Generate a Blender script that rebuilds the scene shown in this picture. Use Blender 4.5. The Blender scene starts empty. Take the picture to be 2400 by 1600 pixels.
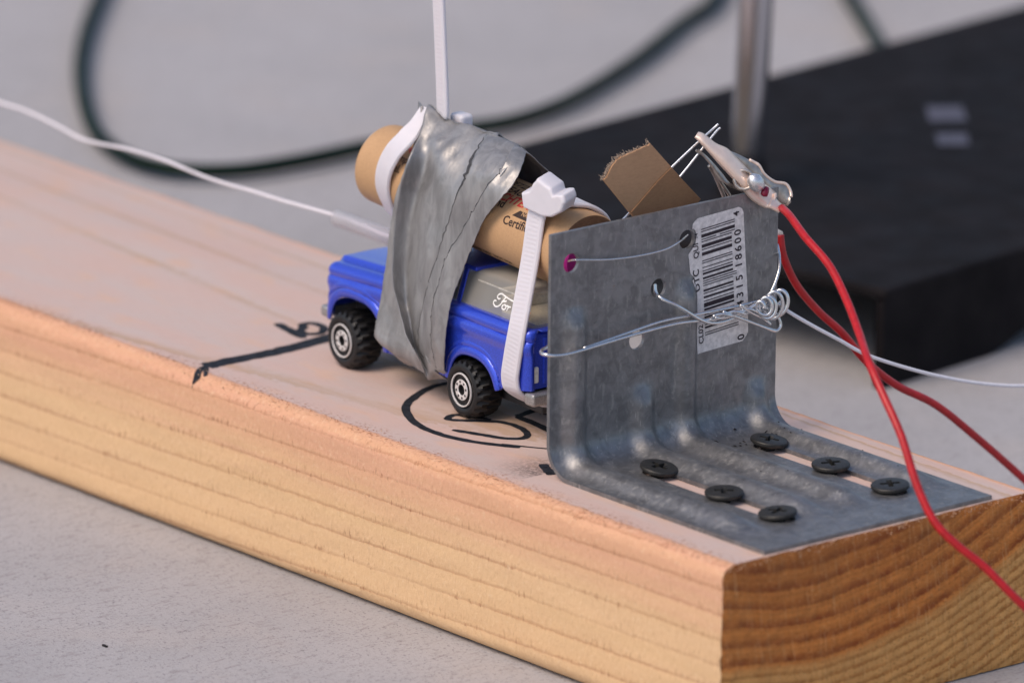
import bpy, bmesh, math, random
import numpy as np
from mathutils import Vector, Matrix, noise
random.seed(7)
sc = bpy.context.scene
MM = 0.001                      # everything below is written in millimetres
# ---------------------------------------------------------------- camera
cam_d = bpy.data.cameras.new('camera'); cam = bpy.data.objects.new('camera', cam_d)
sc.collection.objects.link(cam); sc.camera = cam
cam_d.sensor_width = 22.2; cam_d.lens = 199.66; cam_d.clip_start = 0.05; cam_d.clip_end = 300
cr = Vector((0.63818988, 0.76982606, 0.0090291)); cu = Vector((-0.21962981, 0.17080865, 0.960514)); cd = Vector((-0.73788646, 0.61497337, -0.2780851))
cam.matrix_world = Matrix(((cr.x, cu.x, -cd.x, 1372.268*MM), (cr.y, cu.y, -cd.y, -1201.285*MM), (cr.z, cu.z, -cd.z, 576.170*MM), (0, 0, 0, 1)))
cam_d.dof.use_dof = True; cam_d.dof.focus_distance = 1.994; cam_d.dof.aperture_fstop = 9.2
# ---------------------------------------------------------------- daylight
SUN_EL, SUN_AZ = math.radians(54), math.radians(-92)     # direction the light comes from (x east, y north)
w = bpy.data.worlds.new('World'); sc.world = w; w.use_nodes = True
nt = w.node_tree; bg = nt.nodes['Background']
sky = nt.nodes.new('ShaderNodeTexSky'); sky.sky_type = 'NISHITA'; sky.sun_disc = False
sky.sun_elevation = SUN_EL; sky.sun_rotation = math.pi/2 - SUN_AZ
sky.air_density = 1.0; sky.dust_density = 2.5; sky.ozone_density = 1.0
nt.links.new(sky.outputs[0], bg.inputs[0]); bg.inputs[1].default_value = 0.15
sd = bpy.data.lights.new('sun', 'SUN'); sun = bpy.data.objects.new('sun', sd); sc.collection.objects.link(sun)
sd.energy = 1.6; sd.angle = math.radians(34); sd.color = (1.0, 0.82, 0.66)
sdir = Vector((math.cos(SUN_EL)*math.cos(SUN_AZ), math.cos(SUN_EL)*math.sin(SUN_AZ), math.sin(SUN_EL)))
sun.rotation_euler = sdir.to_track_quat('Z', 'Y').to_euler()
sc.view_settings.view_transform = 'Standard'; sc.view_settings.look = 'None'; sc.view_settings.gamma = 1
sc.view_settings.exposure = 0.06
sc.render.engine = 'CYCLES'; sc.cycles.max_bounces = 8; sc.cycles.transparent_max_bounces = 12
# ---------------------------------------------------------------- shader helpers
class NT:
    def __init__(s, name):
        s.m = bpy.data.materials.new(name); s.m.use_nodes = True; s.t = s.m.node_tree
        s.b = s.t.nodes['Principled BSDF']; s.out = s.t.nodes['Material Output']
    def n(s, typ, **kw):
        nd = s.t.nodes.new(typ)
        for k, v in kw.items(): setattr(nd, k, v)
        return nd
    def put(s, sock, v):
        if isinstance(v, bpy.types.NodeSocket): s.t.links.new(v, sock)
        elif isinstance(v, bpy.types.Node): s.t.links.new(v.outputs[0], sock)
        else:
            if hasattr(sock.default_value, '__len__') and len(sock.default_value) == 4 and len(v) == 3: v = (*v, 1)
            sock.default_value = v
    def coord(s, scale=(1, 1, 1), loc=(0, 0, 0), rot=(0, 0, 0)):   # object coordinates in millimetres
        tc = s.n('ShaderNodeTexCoord'); mp = s.n('ShaderNodeMapping')
        s.t.links.new(tc.outputs['Object'], mp.inputs[0])
        mp.inputs['Scale'].default_value = [k/MM for k in scale]; mp.inputs['Location'].default_value = loc; mp.inputs['Rotation'].default_value = rot
        return mp.outputs[0]
    def noise(s, vec, scale, detail=3, rough=.55, dist=0):
        nd = s.n('ShaderNodeTexNoise'); s.put(nd.inputs['Vector'], vec); nd.inputs['Scale'].default_value = scale
        nd.inputs['Detail'].default_value = detail; nd.inputs['Roughness'].default_value = rough; nd.inputs['Distortion'].default_value = dist
        return nd.outputs[0]
    def math(s, op, a, b=0.0, c=0.0, clamp=False):
        nd = s.n('ShaderNodeMath', operation=op, use_clamp=clamp)
        s.put(nd.inputs[0], a); s.put(nd.inputs[1], b); s.put(nd.inputs[2], c); return nd.outputs[0]
    def sstep(s, v, a, b, o0=0.0, o1=1.0):
        nd = s.n('ShaderNodeMapRange', interpolation_type='SMOOTHSTEP'); s.put(nd.inputs[0], v)
        for i, k in enumerate((a, b, o0, o1)): nd.inputs[i+1].default_value = k
        return nd.outputs[0]
    def mix(s, f, a, b, mode='MIX'):
        nd = s.n('ShaderNodeMix', data_type='RGBA', blend_type=mode); s.put(nd.inputs[0], f); s.put(nd.inputs[6], a); s.put(nd.inputs[7], b)
        return nd.outputs[2]
    def sep(s, v):
        nd = s.n('ShaderNodeSeparateXYZ'); s.put(nd.inputs[0], v); return nd.outputs
    def comb(s, x, y, z):
        nd = s.n('ShaderNodeCombineXYZ'); s.put(nd.inputs[0], x); s.put(nd.inputs[1], y); s.put(nd.inputs[2], z); return nd.outputs[0]
    def bump(s, h, dist, strength=1.0, prev=None):
        nd = s.n('ShaderNodeBump'); s.put(nd.inputs['Height'], h); nd.inputs['Distance'].default_value = dist*MM; nd.inputs['Strength'].default_value = strength
        if prev is not None: s.put(nd.inputs['Normal'], prev)
        return nd.outputs[0]
    def set(s, **kw):
        names = dict(base='Base Color', rough='Roughness', metal='Metallic', normal='Normal', coat='Coat Weight', coatr='Coat Roughness', sss='Subsurface Weight', trans='Transmission Weight', ior='IOR', spec='Specular IOR Level', alpha='Alpha', sheen='Sheen Weight')
        for k, v in kw.items(): s.put(s.b.inputs[names[k]], v)
        return s

def simple(name, base, rough=.5, metal=0.0, nscale=1.5, var=.12, bump=0.0, bscale=6, **kw):
    m = NT(name); c = m.coord()
    f = m.noise(c, nscale, 4); lo = tuple(b*(1-var) for b in base); hi = tuple(min(1, b*(1+var)) for b in base)
    m.set(base=m.mix(m.sstep(f, .3, .7), lo, hi), rough=m.sstep(m.noise(c, nscale*2.3, 3), .2, .8, rough*.85, min(1, rough*1.15)), metal=metal, **kw)
    if bump: m.set(normal=m.bump(m.noise(c, bscale, 3), bump, .6))
    return m.m

# ring structure of the lumber: distance from a pith line above the board
def wood_rings(m):
    p = m.sep(m.coord()); x, y, z = p[0], p[1], m.math('SUBTRACT', p[2], 38.0)
    warp = m.noise(m.comb(m.math('MULTIPLY', x, .006), m.math('MULTIPLY', y, .05), m.math('MULTIPLY', z, .05)), 1.0, 2)
    yy = m.math('SUBTRACT', y, 26.0); zz = m.math('SUBTRACT', m.math('MULTIPLY_ADD', x, .02, 102.0), z)
    r = m.math('SQRT', m.math('ADD', m.math('MULTIPLY', yy, yy), m.math('MULTIPLY', zz, zz)))
    r = m.math('MULTIPLY_ADD', warp, 2.6, m.math('ADD', r, .7))
    return x, y, z, m.math('SUBTRACT', r, 2.0)

def mat_wood_shell():
    m = NT('rough_sawn_pine'); x, y, z, r = wood_rings(m)
    wob = m.noise(m.comb(m.math('MULTIPLY', x, .35), m.math('MULTIPLY', y, .6), m.math('MULTIPLY', z, .6)), 1.0, 3)
    ph = m.math('FRACT', m.math('DIVIDE', m.math('MULTIPLY_ADD', wob, .9, r), 5.3))
    line = m.math('MULTIPLY', m.sstep(ph, .80, .93), m.sstep(ph, .985, .95))     # thin latewood line
    broad = m.sstep(ph, .0, .9)
    lumA = m.noise(m.comb(m.math('MULTIPLY', x, .012), m.math('MULTIPLY', y, .3), m.math('MULTIPLY', z, .3)), 1.0, 3)
    line = m.math('MULTIPLY', line, m.sstep(lumA, .25, .62, .25, 1.0))
    # rough side: sap tan low, pinkish near the top
    pink = m.sstep(m.math('MULTIPLY_ADD', m.noise(m.comb(m.math('MULTIPLY', x, .03), y, z), .4, 3), 12.0, z), -14, 3)
    side = m.mix(pink, (.78, .52, .295), (.75, .41, .265))
    side = m.mix(m.math('MULTIPLY', m.math('MULTIPLY', broad, m.sstep(lumA, .3, .7)), .16), side, (.60, .31, .16))
    fib = m.noise(m.comb(m.math('MULTIPLY', x, 1.25), m.math('MULTIPLY', y, .7), m.math('MULTIPLY', z, .33)), 1.0, 4, .7)
    tick = m.math('MULTIPLY', m.sstep(fib, .53, .66), m.math('MULTIPLY_ADD', m.sstep(ph, .45, .95), .85, .12))
    big = m.sstep(m.noise(m.comb(m.math('MULTIPLY', x, .05), m.math('MULTIPLY', y, .2), m.math('MULTIPLY', z, .2)), 1.0, 2), .40, .62)
    side = m.mix(m.math('MULTIPLY', tick, m.math('MULTIPLY_ADD', big, .62, .24)), side, (.28, .10, .045))
    side = m.mix(m.math('MULTIPLY', line, .42), side, (.40, .16, .085))
    fz = m.noise(m.comb(m.math('MULTIPLY', x, .8), y, m.math('MULTIPLY', z, .9)), 1.0, 4, .75); side = m.mix(m.sstep(fz, .53, .70, 0, .38), side, (.90, .68, .45)); side = m.mix(m.sstep(fz, .45, .32, 0, .24), side, (.44, .20, .10))
    lum = m.noise(m.comb(m.math('MULTIPLY', x, .03), y, z), .35, 3)
    side = m.mix(m.sstep(lum, .3, .7, 0, .2), side, (.74, .48, .23))
    # planed top: greyish pink, faint broad grain
    tn = m.noise(m.comb(m.math('MULTIPLY', x, .025), m.math('MULTIPLY', y, .11), 0.0), 1.0, 4, .55)
    top = m.mix(m.sstep(tn, .36, .64), (.60, .475, .425), (.63, .455, .39))
    tn2 = m.noise(m.comb(m.math('MULTIPLY', x, .06), m.math('MULTIPLY', y, .14), 3.0), 1.0, 3, .5)
    top = m.mix(m.sstep(tn2, .52, .74, 0, .75), top, (.68, .45, .33))
    fine = m.noise(m.comb(m.math('MULTIPLY', x, .22), m.math('MULTIPLY', y, 3.0), 0.0), 1.0, 4, .65)
    top = m.mix(m.sstep(fine, .48, .75, 0, .32), top, (.44, .29, .24))
    top = m.mix(m.math('MULTIPLY', line, .55), top, (.46, .29, .15))
    yn = m.math('ADD', m.math('MULTIPLY_ADD', m.noise(m.comb(m.math('MULTIPLY', x, .25), 0.0, 0.0), 1.0, 4, .7), 3.4, y), m.math('MULTIPLY', fib, 1.0))
    fac = m.math('MULTIPLY', m.math('MULTIPLY', m.sstep(yn, 5.2, 6.6), m.sstep(y, 86.5, 84.5)), m.sstep(z, -1.0, -.4))
    rim = m.math('MULTIPLY', m.math('MULTIPLY', m.sstep(y, .6, 3.0), m.sstep(y, 9.0, 4.6)), m.sstep(z, -3.2, -.6))
    fl = m.noise(m.comb(m.math('MULTIPLY', x, .9), m.math('MULTIPLY', y, 1.3), 0.0), 1.0, 4, .7); cl = m.sstep(m.noise(m.comb(m.math('MULTIPLY', x, .06), 0.0, 0.0), 1.0, 2), .38, .60)
    wood = m.mix(m.math('MULTIPLY', m.math('MULTIPLY', rim, m.sstep(fl, .52, .62)), m.math('MULTIPLY_ADD', cl, .85, .25)), m.mix(fac, side, top), (.34, .13, .06))
    st = m.math('MULTIPLY', m.math('MULTIPLY', m.sstep(x, -90, -74.6), m.sstep(x, -73.6, -74.0)), m.math('MULTIPLY', m.sstep(y, 4.5, 13), m.sstep(y, 27, 18)))
    st = m.math('MULTIPLY', st, m.sstep(m.noise(m.comb(x, y, 0.0), 1.1, 4, .7), .30, .62))
    wood = m.mix(m.math('MULTIPLY', st, .8), wood, (.05, .035, .035))
    m.set(base=wood, rough=m.sstep(fac, 0, 1, .86, .62), spec=.25)
    h = m.math('ADD', m.math('MULTIPLY', fib, m.math('SUBTRACT', 1.15, fac)), m.math('MULTIPLY', line, -.12))
    m.set(normal=m.bump(m.math('ADD', h, m.math('MULTIPLY', fine, .12)), .5, .8))
    return m.m

def mat_wood_end():
    m = NT('sawn_end_grain'); x, y, z, r = wood_rings(m)
    wob = m.noise(m.comb(0.0, m.math('MULTIPLY', y, 1.3), m.math('MULTIPLY', z, 1.3)), 1.0, 5, .8)
    rr = m.math('MULTIPLY_ADD', wob, 2.2, m.math('SUBTRACT', r, 1.0))
    sap = m.sstep(rr, 126.5, 129.5)
    ph1 = m.math('FRACT', m.math('DIVIDE', rr, 4.1)); ph2 = m.math('FRACT', m.math('DIVIDE', rr, 2.2)); ph3 = m.math('FRACT', m.math('DIVIDE', rr, 1.27))
    late1 = m.math('MULTIPLY', m.sstep(ph1, .25, .85), m.sstep(ph1, 1.0, .9)); late2 = m.math('MULTIPLY', m.sstep(ph2, .35, .8), m.sstep(ph2, 1.0, .88))
    late1 = m.math('MAXIMUM', late1, m.math('MULTIPLY', m.sstep(ph3, .4, .95), .38))
    am = m.sstep(m.noise(m.comb(0.0, y, z), .22, 3), .25, .7, .45, 1.0); late1 = m.math('MULTIPLY', late1, am); late2 = m.math('MULTIPLY', late2, am)
    heart = m.mix(late1, (.82, .29, .065), (.32, .068, .018)); sapc = m.mix(late2, (.90, .46, .15), (.52, .20, .05))
    heart = m.mix(m.sstep(m.math('MULTIPLY_ADD', m.noise(m.comb(0.0, y, z), .1, 2), 14.0, r), 126, 104, 0, .55), heart, (.22, .065, .024)); c = m.mix(sap, heart, sapc)
    sp = m.noise(m.comb(0.0, m.math('MULTIPLY', y, .9), m.math('MULTIPLY', z, 1.7)), 1.0, 6, .8)
    c = m.mix(m.sstep(sp, .53, .66, 0, .7), c, (.22, .055, .018)); c = m.mix(m.sstep(sp, .45, .33, 0, .6), c, (.90, .54, .22))
    c = m.mix(m.sstep(m.noise(m.comb(0.0, y, z), .12, 2), .35, .7, 0, .25), c, (.50, .22, .07))
    saw = m.noise(m.comb(0.0, m.math('MULTIPLY_ADD', z, .25, m.math('MULTIPLY', y, 1.9)), m.math('MULTIPLY', z, .12)), 1.0, 3, .6); c = m.mix(m.sstep(saw, .55, .72, 0, .35), c, (.30, .10, .03)); c = m.mix(m.sstep(saw, .45, .30, 0, .30), c, (.95, .60, .28))
    m.set(base=c, rough=.8, spec=.25)
    m.set(normal=m.bump(m.math('ADD', m.math('MULTIPLY', m.mix(sap, late1, late2), -.06), m.math('MULTIPLY', sp, 1.6)), .5, .8))
    return m.m

def mat_floor():
    m = NT('fine_concrete'); c = m.coord()
    a = m.noise(c, .012, 4); b = m.noise(c, .9, 3, .7); s1 = m.noise(c, 1.5, 3, .65); p = m.sep(c)
    rot = m.comb(m.math('ADD', m.math('MULTIPLY', p[0], .55), m.math('MULTIPLY', p[1], .18)), m.math('SUBTRACT', m.math('MULTIPLY', p[1], .9), m.math('MULTIPLY', p[0], .25)), 0.0)
    tr = m.noise(m.comb(m.math('MULTIPLY', p[0], .75), m.math('MULTIPLY', p[1], .22), 0.0), .8, 4, .6)
    col = m.mix(m.sstep(a, .3, .7), (.385, .374, .380), (.44, .425, .430))
    col = m.mix(m.sstep(m.noise(c, .03, 3), .5, .75, 0, .5), col, (.46, .42, .40))
    col = m.mix(m.sstep(s1, .54, .68, 0, .60), col, (.13, .115, .125))
    col = m.mix(m.sstep(tr, .52, .72, 0, .45), col, (.22, .19, .19))
    col = m.mix(m.sstep(b, .6, .8, 0, .4), col, (.52, .50, .52))
    m.set(base=col, rough=.85, spec=.3, normal=m.bump(m.math('ADD', b, m.math('MULTIPLY', tr, .6)), .35, .6))
    return m.m

def mat_galv():
    m = NT('dull_galvanised_steel'); c = m.coord()
    v = m.n('ShaderNodeTexVoronoi'); m.put(v.inputs['Vector'], c); v.inputs['Scale'].default_value = .30
    n1 = m.noise(c, .30, 5, .62, .7); n2 = m.noise(m.coord((1, 1, .4)), .8, 4, .65, .4); n3 = m.noise(c, .09, 3)
    col = m.mix(m.sstep(n1, .35, .65), (.18, .18, .185), (.26, .26, .265))
    col = m.mix(m.math('MULTIPLY', m.sep(v.outputs['Color'])[0], .16), col, (.45, .46, .48))
    col = m.mix(m.sstep(n2, .54, .66, 0, .50), col, (.42, .41, .39))
    col = m.mix(m.sstep(n3, .55, .75, 0, .35), col, (.24, .24, .27))
    scr = m.noise(m.coord((1, 2.2, .12), rot=(.25, 0, 0)), 1.6, 2, .5); col = m.mix(m.sstep(scr, .70, .74, 0, .6), col, (.62, .61, .60))
    scr2 = m.noise(m.coord((1, .35, 2.4), rot=(-.5, 0, 0)), .9, 3, .6); col = m.mix(m.sstep(scr2, .60, .72, 0, .35), col, (.15, .15, .155))
    rust = m.sstep(m.noise(c, .22, 4, .7), .70, .76); col = m.mix(m.math('MULTIPLY', rust, .5), col, (.25, .13, .06))
    m.set(base=col, metal=.72, rough=m.sstep(n2, .3, .7,   .38, .54), normal=m.bump(m.math('ADD', n2, n1), .12, .4))
    return m.m

def mat_paint():
    m = NT('blue_metallic_paint'); c = m.coord()
    fl = m.noise(c, 7.0, 2, .7)
    col = m.mix(m.sstep(fl, .35, .7), (.018, .050, .52), (.045, .11, .88))
    m.set(base=col, metal=.4, rough=.30, coat=.9, coatr=.10, normal=m.bump(fl, .02, .3))
    return m.m

def mat_kraft(name, base, dark, scale=1.0):
    m = NT(name); c = m.coord()
    f = m.noise(m.coord((1, .35, 1)), 2.6*scale, 5, .7); g = m.noise(c, .12, 3)
    col = m.mix(m.sstep(f, .35, .72, 0, .55), base, dark); col = m.mix(m.sstep(g, .4, .7, 0, .3), col, tuple(min(1, b*1.18) for b in base))
    m.set(base=col, rough=.7, spec=.35, normal=m.bump(f, .04, .4))
    return m.m

def mat_tape():
    m = NT('silver_cloth_tape'); c = m.coord()
    n1 = m.noise(m.coord((1, 1, .35)), .35, 4, .6, .5); n2 = m.noise(c, 1.6, 3)
    q = m.sep(c); wv = m.math('MULTIPLY', m.math('SINE', m.math('MULTIPLY', m.math('ADD', q[0], m.math('MULTIPLY', q[2], .35)), 9.0)), m.math('SINE', m.math('MULTIPLY', m.math('SUBTRACT', q[2], m.math('MULTIPLY', q[0], .35)), 9.0)))
    col = m.mix(m.sstep(n1, .3, .7), (.25, .245, .245), (.37, .362, .36))
    col = m.mix(m.sstep(m.noise(c, .25, 4, .7), .62, .76, 0, .22), col, (.20, .20, .21))
    m.set(base=col, metal=.50, rough=m.sstep(n2, .3, .7, .38, .46), normal=m.bump(n1, .35, .4, m.bump(n2, .02, .3)))
    return m.m

def mat_nylon(ridged=True):
    m = NT('white_nylon_ridged' if ridged else 'white_nylon'); c = m.coord()
    m.set(base=m.mix(m.noise(c, .4, 2), (.66, .64, .68), (.74, .71, .75)), rough=.38, sss=.55)
    m.b.inputs['Subsurface Radius'].default_value = (1, .9, .85); m.b.inputs['Subsurface Scale'].default_value = 1.3*MM
    if ridged:
        uv = m.n('ShaderNodeUVMap'); uv.uv_map = 'UVMap'; q = m.sep(uv.outputs[0])
        wv = m.math('SINE', m.math('MULTIPLY', q[0], 2*math.pi/.95))
        mask = m.math('MULTIPLY', m.sstep(q[1], .16, .24), m.sstep(q[1], .84, .76))
        h = m.math('MULTIPLY', m.math('MULTIPLY_ADD', wv, .5, .5), mask)
        m.set(normal=m.bump(h, .06, .5), base=m.mix(m.math('MULTIPLY', h, .12), (.71, .68, .72), (.60, .57, .61)))
    return m.m

def mat_clear(name, tint, gloss=.12, rough=.12, edge=.75):
    m = NT(name); m.t.nodes.remove(m.b)
    tr = m.n('ShaderNodeBsdfTransparent'); tr.inputs[0].default_value = (*tint, 1)
    gl = m.n('ShaderNodeBsdfPrincipled'); gl.inputs['Base Color'].default_value = (*[t*.7 for t in tint], 1); gl.inputs['Roughness'].default_value = rough
    lw = m.n('ShaderNodeLayerWeight'); lw.inputs[0].default_value = .45
    mx = m.n('ShaderNodeMixShader'); f = m.math('MULTIPLY_ADD', lw.outputs[1], edge, gloss, clamp=True)
    m.put(mx.inputs[0], f); m.put(mx.inputs[1], tr); m.put(mx.inputs[2], gl); m.put(m.out.inputs[0], mx)
    return m.m

M = dict(
    shell=mat_wood_shell(), end=mat_wood_end(), floor=mat_floor(), galv=mat_galv(), paint=mat_paint(), tape=mat_tape(),
    nylon_r=mat_nylon(), nylon=mat_nylon(False),
    kraft=mat_kraft('tan_motor_paper', (.55, .335, .175), (.42, .24, .12)),
    kraft_end=mat_kraft('brown_rolled_paper', (.24, .13, .07), (.12, .06, .03)),
    slip=mat_kraft('brown_kraft_slip', (.50, .29, .16), (.38, .21, .11)),
    slip_dark=mat_kraft('brown_kraft_slip_double', (.33, .18, .092), (.23, .12, .06)),
    glass=mat_clear('smoky_clear_plastic', (.84, .81, .74), .13, .10),
    tube=mat_clear('clear_plastic_tube', (.93, .92, .94), .05, .15, .42),
    black=simple('black_tyre_plastic', (.007, .007, .008), .5, 0, 2, .3, .03, 8),
    chassis=simple('dark_grey_chassis', (.03, .03, .032), .5),
    rim=simple('silver_wheel_print', (.80, .78, .76), .32, .35, 2, .05),
    bumper=simple('bare_cast_metal', (.42, .41, .40), .42, .75, 3, .2, .05, 5),
    seat=simple('grey_cream_seat_plastic', (.70, .66, .58), .5),
    steel=simple('bright_steel_wire', (.78, .78, .79), .22, .95, 2, .06),
    nickel=simple('nickel_plated_steel', (.95, .74, .62), .36, .38, .5, .05),
    nickel_dark=simple('tarnished_nickel_steel', (.50, .44, .39), .33, .8, .5, .2),
    solder=simple('solder', (.80, .78, .78), .3, .85, 2, .1, .12, 2),
    red=simple('red_wire_insulation', (.47, .009, .013), .36, 0, .5, .12),
    redgel=simple('dark_red_core', (.22, .004, .03), .2),
    white_ins=simple('white_wire_insulation', (.82, .78, .82), .42, 0, 1, .04),
    screw=simple('dark_phosphate_screw', (.032, .031, .029), .46, .3, 1.5, .25, .05, 4),
    ink=simple('black_marker_ink', (.018, .020, .026), .7, 0, .6, .5, spec=.2),
    ink_print=simple('brown_black_print', (.035, .018, .014), .7),
    ink_red=simple('red_print', (.55, .03, .03), .7),
    ink_bar=simple('dark_label_ink', (.022, .012, .020), .6),
    white_print=simple('white_print', (.86, .84, .80), .5),
    magenta=simple('magenta_plug_plastic', (.34, .004, .17), .42),
    lens=simple('white_lamp_patch', (.75, .75, .72), .4),
    sticker=simple('grubby_label_paper', (.76, .71, .69), .6, 0, .8, .16, .04, 3),
    box=simple('black_coated_metal', (.011, .009, .010), .75, 0, .05, .25, spec=.12),
    cable=simple('dark_green_black_cable', (.006, .016, .011), .5, 0, .05, .3, spec=.10),
    seam=simple('dark_adhesive_and_gap_shade', (.045, .045, .05), .7, 0, 1, .3),
    edge=simple('smoky_plastic_edge', (.42, .40, .36), .25, 0, .8, .2),
    splinter=simple('pale_wood_fibre', (.72, .46, .28), .9, 0, .5, .3),
    rod=simple('polished_steel_rod', (.50, .50, .53), .18, .95, .05, .06),
    patch=simple('pale_violet_mark', (.075, .07, .095), .6, 0, .2, .1),
    char=simple('black_scorch_crumbs', (.015, .014, .016), .9),
    fluff=simple('pale_paper_fibre', (.62, .48, .36), .9),
)
# ---------------------------------------------------------------- mesh helpers
def place(o, parent, loc):
    """put an object's origin at loc (mm); its vertices are given in world mm and shifted"""
    sc.collection.objects.link(o)
    if parent is not None: o.parent = parent
def org(o):
    v = Vector((0, 0, 0))
    while o is not None: v = v + o.location; o = o.parent
    return v
def obj(name, verts, faces, mat, parent=None, smooth=True, loc=None, local=False, uv=None, mats=None, fm=None, sharp=None):
    """verts in mm, world axes (or the parent's own axes when local)"""
    me = bpy.data.meshes.new(name)
    off = Vector((0, 0, 0))
    if not local: off = org(parent) if parent is not None else (Vector(loc)*MM if loc else Vector((0, 0, 0)))
    me.from_pydata([tuple(Vector(v)*MM-off) for v in verts], [], faces)
    for mm in (mats or [mat]): me.materials.append(mm)
    if fm: me.polygons.foreach_set('material_index', fm)
    if smooth: me.polygons.foreach_set('use_smooth', [True]*len(me.polygons))
    if uv:
        l = me.uv_layers.new(name='UVMap')
        for p in me.polygons:
            for li in p.loop_indices: l.data[li].uv = uv[me.loops[li].vertex_index]
    me.update()
    o = bpy.data.objects.new(name, me); sc.collection.objects.link(o)
    if parent is not None: o.parent = parent
    elif loc: o.location = Vector(loc)*MM
    if sharp:
        o.data.polygons.foreach_set('use_smooth', [True]*len(me.polygons))
        bm = bmesh.new(); bm.from_mesh(me)
        for e in bm.edges:
            if len(e.link_faces) == 2 and e.calc_face_angle(0) > math.radians(sharp): e.smooth = False
        bm.to_mesh(me); bm.free()
    return o
def empty(name, loc, rz=0):
    o = bpy.data.objects.new(name, None); sc.collection.objects.link(o); o.location = Vector(loc)*MM; o.rotation_euler = (0, 0, rz)
    o.empty_display_size = .01; return o
def tag(o, label=None, cat=None, group=None, kind=None):
    if label: o['label'] = label
    if cat: o['category'] = cat
    if group: o['group'] = group
    if kind: o['kind'] = kind
    return o
def catmull(P, n):
    P = [Vector(p) for p in P]; out = []
    for i in range(len(P)-1):
        a, b, c, d = P[max(i-1, 0)], P[i], P[i+1], P[min(i+2, len(P)-1)]
        for k in range(n):
            t = k/n; out.append(.5*((2*b)+(c-a)*t+(2*a-5*b+4*c-d)*t*t+(3*b-a-3*c+d)*t**3))
    out.append(P[-1]); return out
def frames(P, up=None):
    T = [(P[min(i+1, len(P)-1)]-P[max(i-1, 0)]).normalized() for i in range(len(P))]
    u = up or (Vector((0, 0, 1)) if abs(T[0].z) < .9 else Vector((1, 0, 0)))
    out = []; n = (u-T[0]*u.dot(T[0])).normalized()
    for t in T:
        n = (n-t*n.dot(t)).normalized(); out.append((t, n, t.cross(n)))
    return out
def tube(P, r, seg=12, n=8, caps=True, rad=None):
    P = catmull(P, n) if n > 1 else [Vector(p) for p in P]; F = frames(P); V = []; Q = []
    for i, p in enumerate(P):
        rr = rad(i/(len(P)-1)) if rad else r
        for k in range(seg):
            a = 2*math.pi*k/seg; V.append(p+F[i][1]*rr*math.cos(a)+F[i][2]*rr*math.sin(a))
    for i in range(len(P)-1):
        for k in range(seg): Q.append((i*seg+k, i*seg+(k+1) % seg, (i+1)*seg+(k+1) % seg, (i+1)*seg+k))
    if caps: Q.append(tuple(range(seg))[::-1]); Q.append(tuple((len(P)-1)*seg+k for k in range(seg)))
    return V, Q
def strap(P, wdir, width, thick, n=8, wf=None):
    """flat strap: rounded rectangle swept along P, its width along wdir; returns verts, faces, uv (length mm, across 0..1)"""
    P = catmull(P, n); W0 = Vector(wdir).normalized(); V = []; Q = []; UV = []; L = 0
    b = thick*.35
    prof = [(-.5, 0), (-.5, .5), (0, .5), (.5, .5), (.5, 0), (.5, -.5), (0, -.5), (-.5, -.5)]
    prof = [(-width/2, thick/2-b), (-width/2+b, thick/2), (width/2-b, thick/2), (width/2, thick/2-b), (width/2, -thick/2+b), (width/2-b, -thick/2), (-width/2+b, -thick/2), (-width/2, -thick/2+b)]
    m = len(prof)
    for i, p in enumerate(P):
        t = (P[min(i+1, len(P)-1)]-P[max(i-1, 0)]).normalized(); wv = (W0-t*W0.dot(t)).normalized(); nn = t.cross(wv)
        if i: L += (P[i]-P[i-1]).length
        k = wf(i/(len(P)-1)) if wf else 1
        for (a, c) in prof: V.append(p+wv*a*k+nn*c); UV.append((L, a/width+.5))
    for i in range(len(P)-1):
        for k in range(m): Q.append((i*m+k, i*m+(k+1) % m, (i+1)*m+(k+1) % m, (i+1)*m+k))
    Q.append(tuple(range(m))[::-1]); Q.append(tuple((len(P)-1)*m+k for k in range(m)))
    return V, Q, UV
def grid_faces(nu, nv, off=0, cyc=False):
    return [(off+i*nv+j, off+i*nv+(j+1) % nv, off+(i+1)*nv+(j+1) % nv, off+(i+1)*nv+j) for i in range(nu-1) for j in range(nv if cyc else nv-1)]
def box(x0, x1, y0, y1, z0, z1):
    V = [(x, y, z) for x in (x0, x1) for y in (y0, y1) for z in (z0, z1)]
    return V, [(0, 1, 3, 2), (4, 6, 7, 5), (0, 4, 5, 1), (2, 3, 7, 6), (0, 2, 6, 4), (1, 5, 7, 3)]
def merge(*parts):
    V = []; Q = []
    for v, q in parts: o = len(V); V += list(v); Q += [tuple(i+o for i in f) for f in q]
    return V, Q
def bevel(o, wd, seg=2, ang=35):
    b = o.modifiers.new('bevel', 'BEVEL'); b.width = wd*MM; b.segments = seg; b.limit_method = 'ANGLE'; b.angle_limit = math.radians(ang); return o
def bake(o):
    """apply the modifiers"""
    dg = bpy.context.evaluated_depsgraph_get(); me = bpy.data.meshes.new_from_object(o.evaluated_get(dg)); o.modifiers.clear(); old = o.data; o.data = me; me.name = old.name
    return o
def lathe(prof, axis_o, axis_d, seg=32, start=None):
    """prof: (along, radius)"""
    d = Vector(axis_d).normalized(); o = Vector(axis_o); a = (Vector((0, 0, 1)) if abs(d.z) < .9 else Vector((1, 0, 0))); a = (a-d*a.dot(d)).normalized(); b = d.cross(a)
    V = [o+d*s+(a*math.cos(2*math.pi*k/seg)+b*math.sin(2*math.pi*k/seg))*r for s, r in prof for k in range(seg)]
    return V, grid_faces(len(prof), seg, 0, True)
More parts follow.
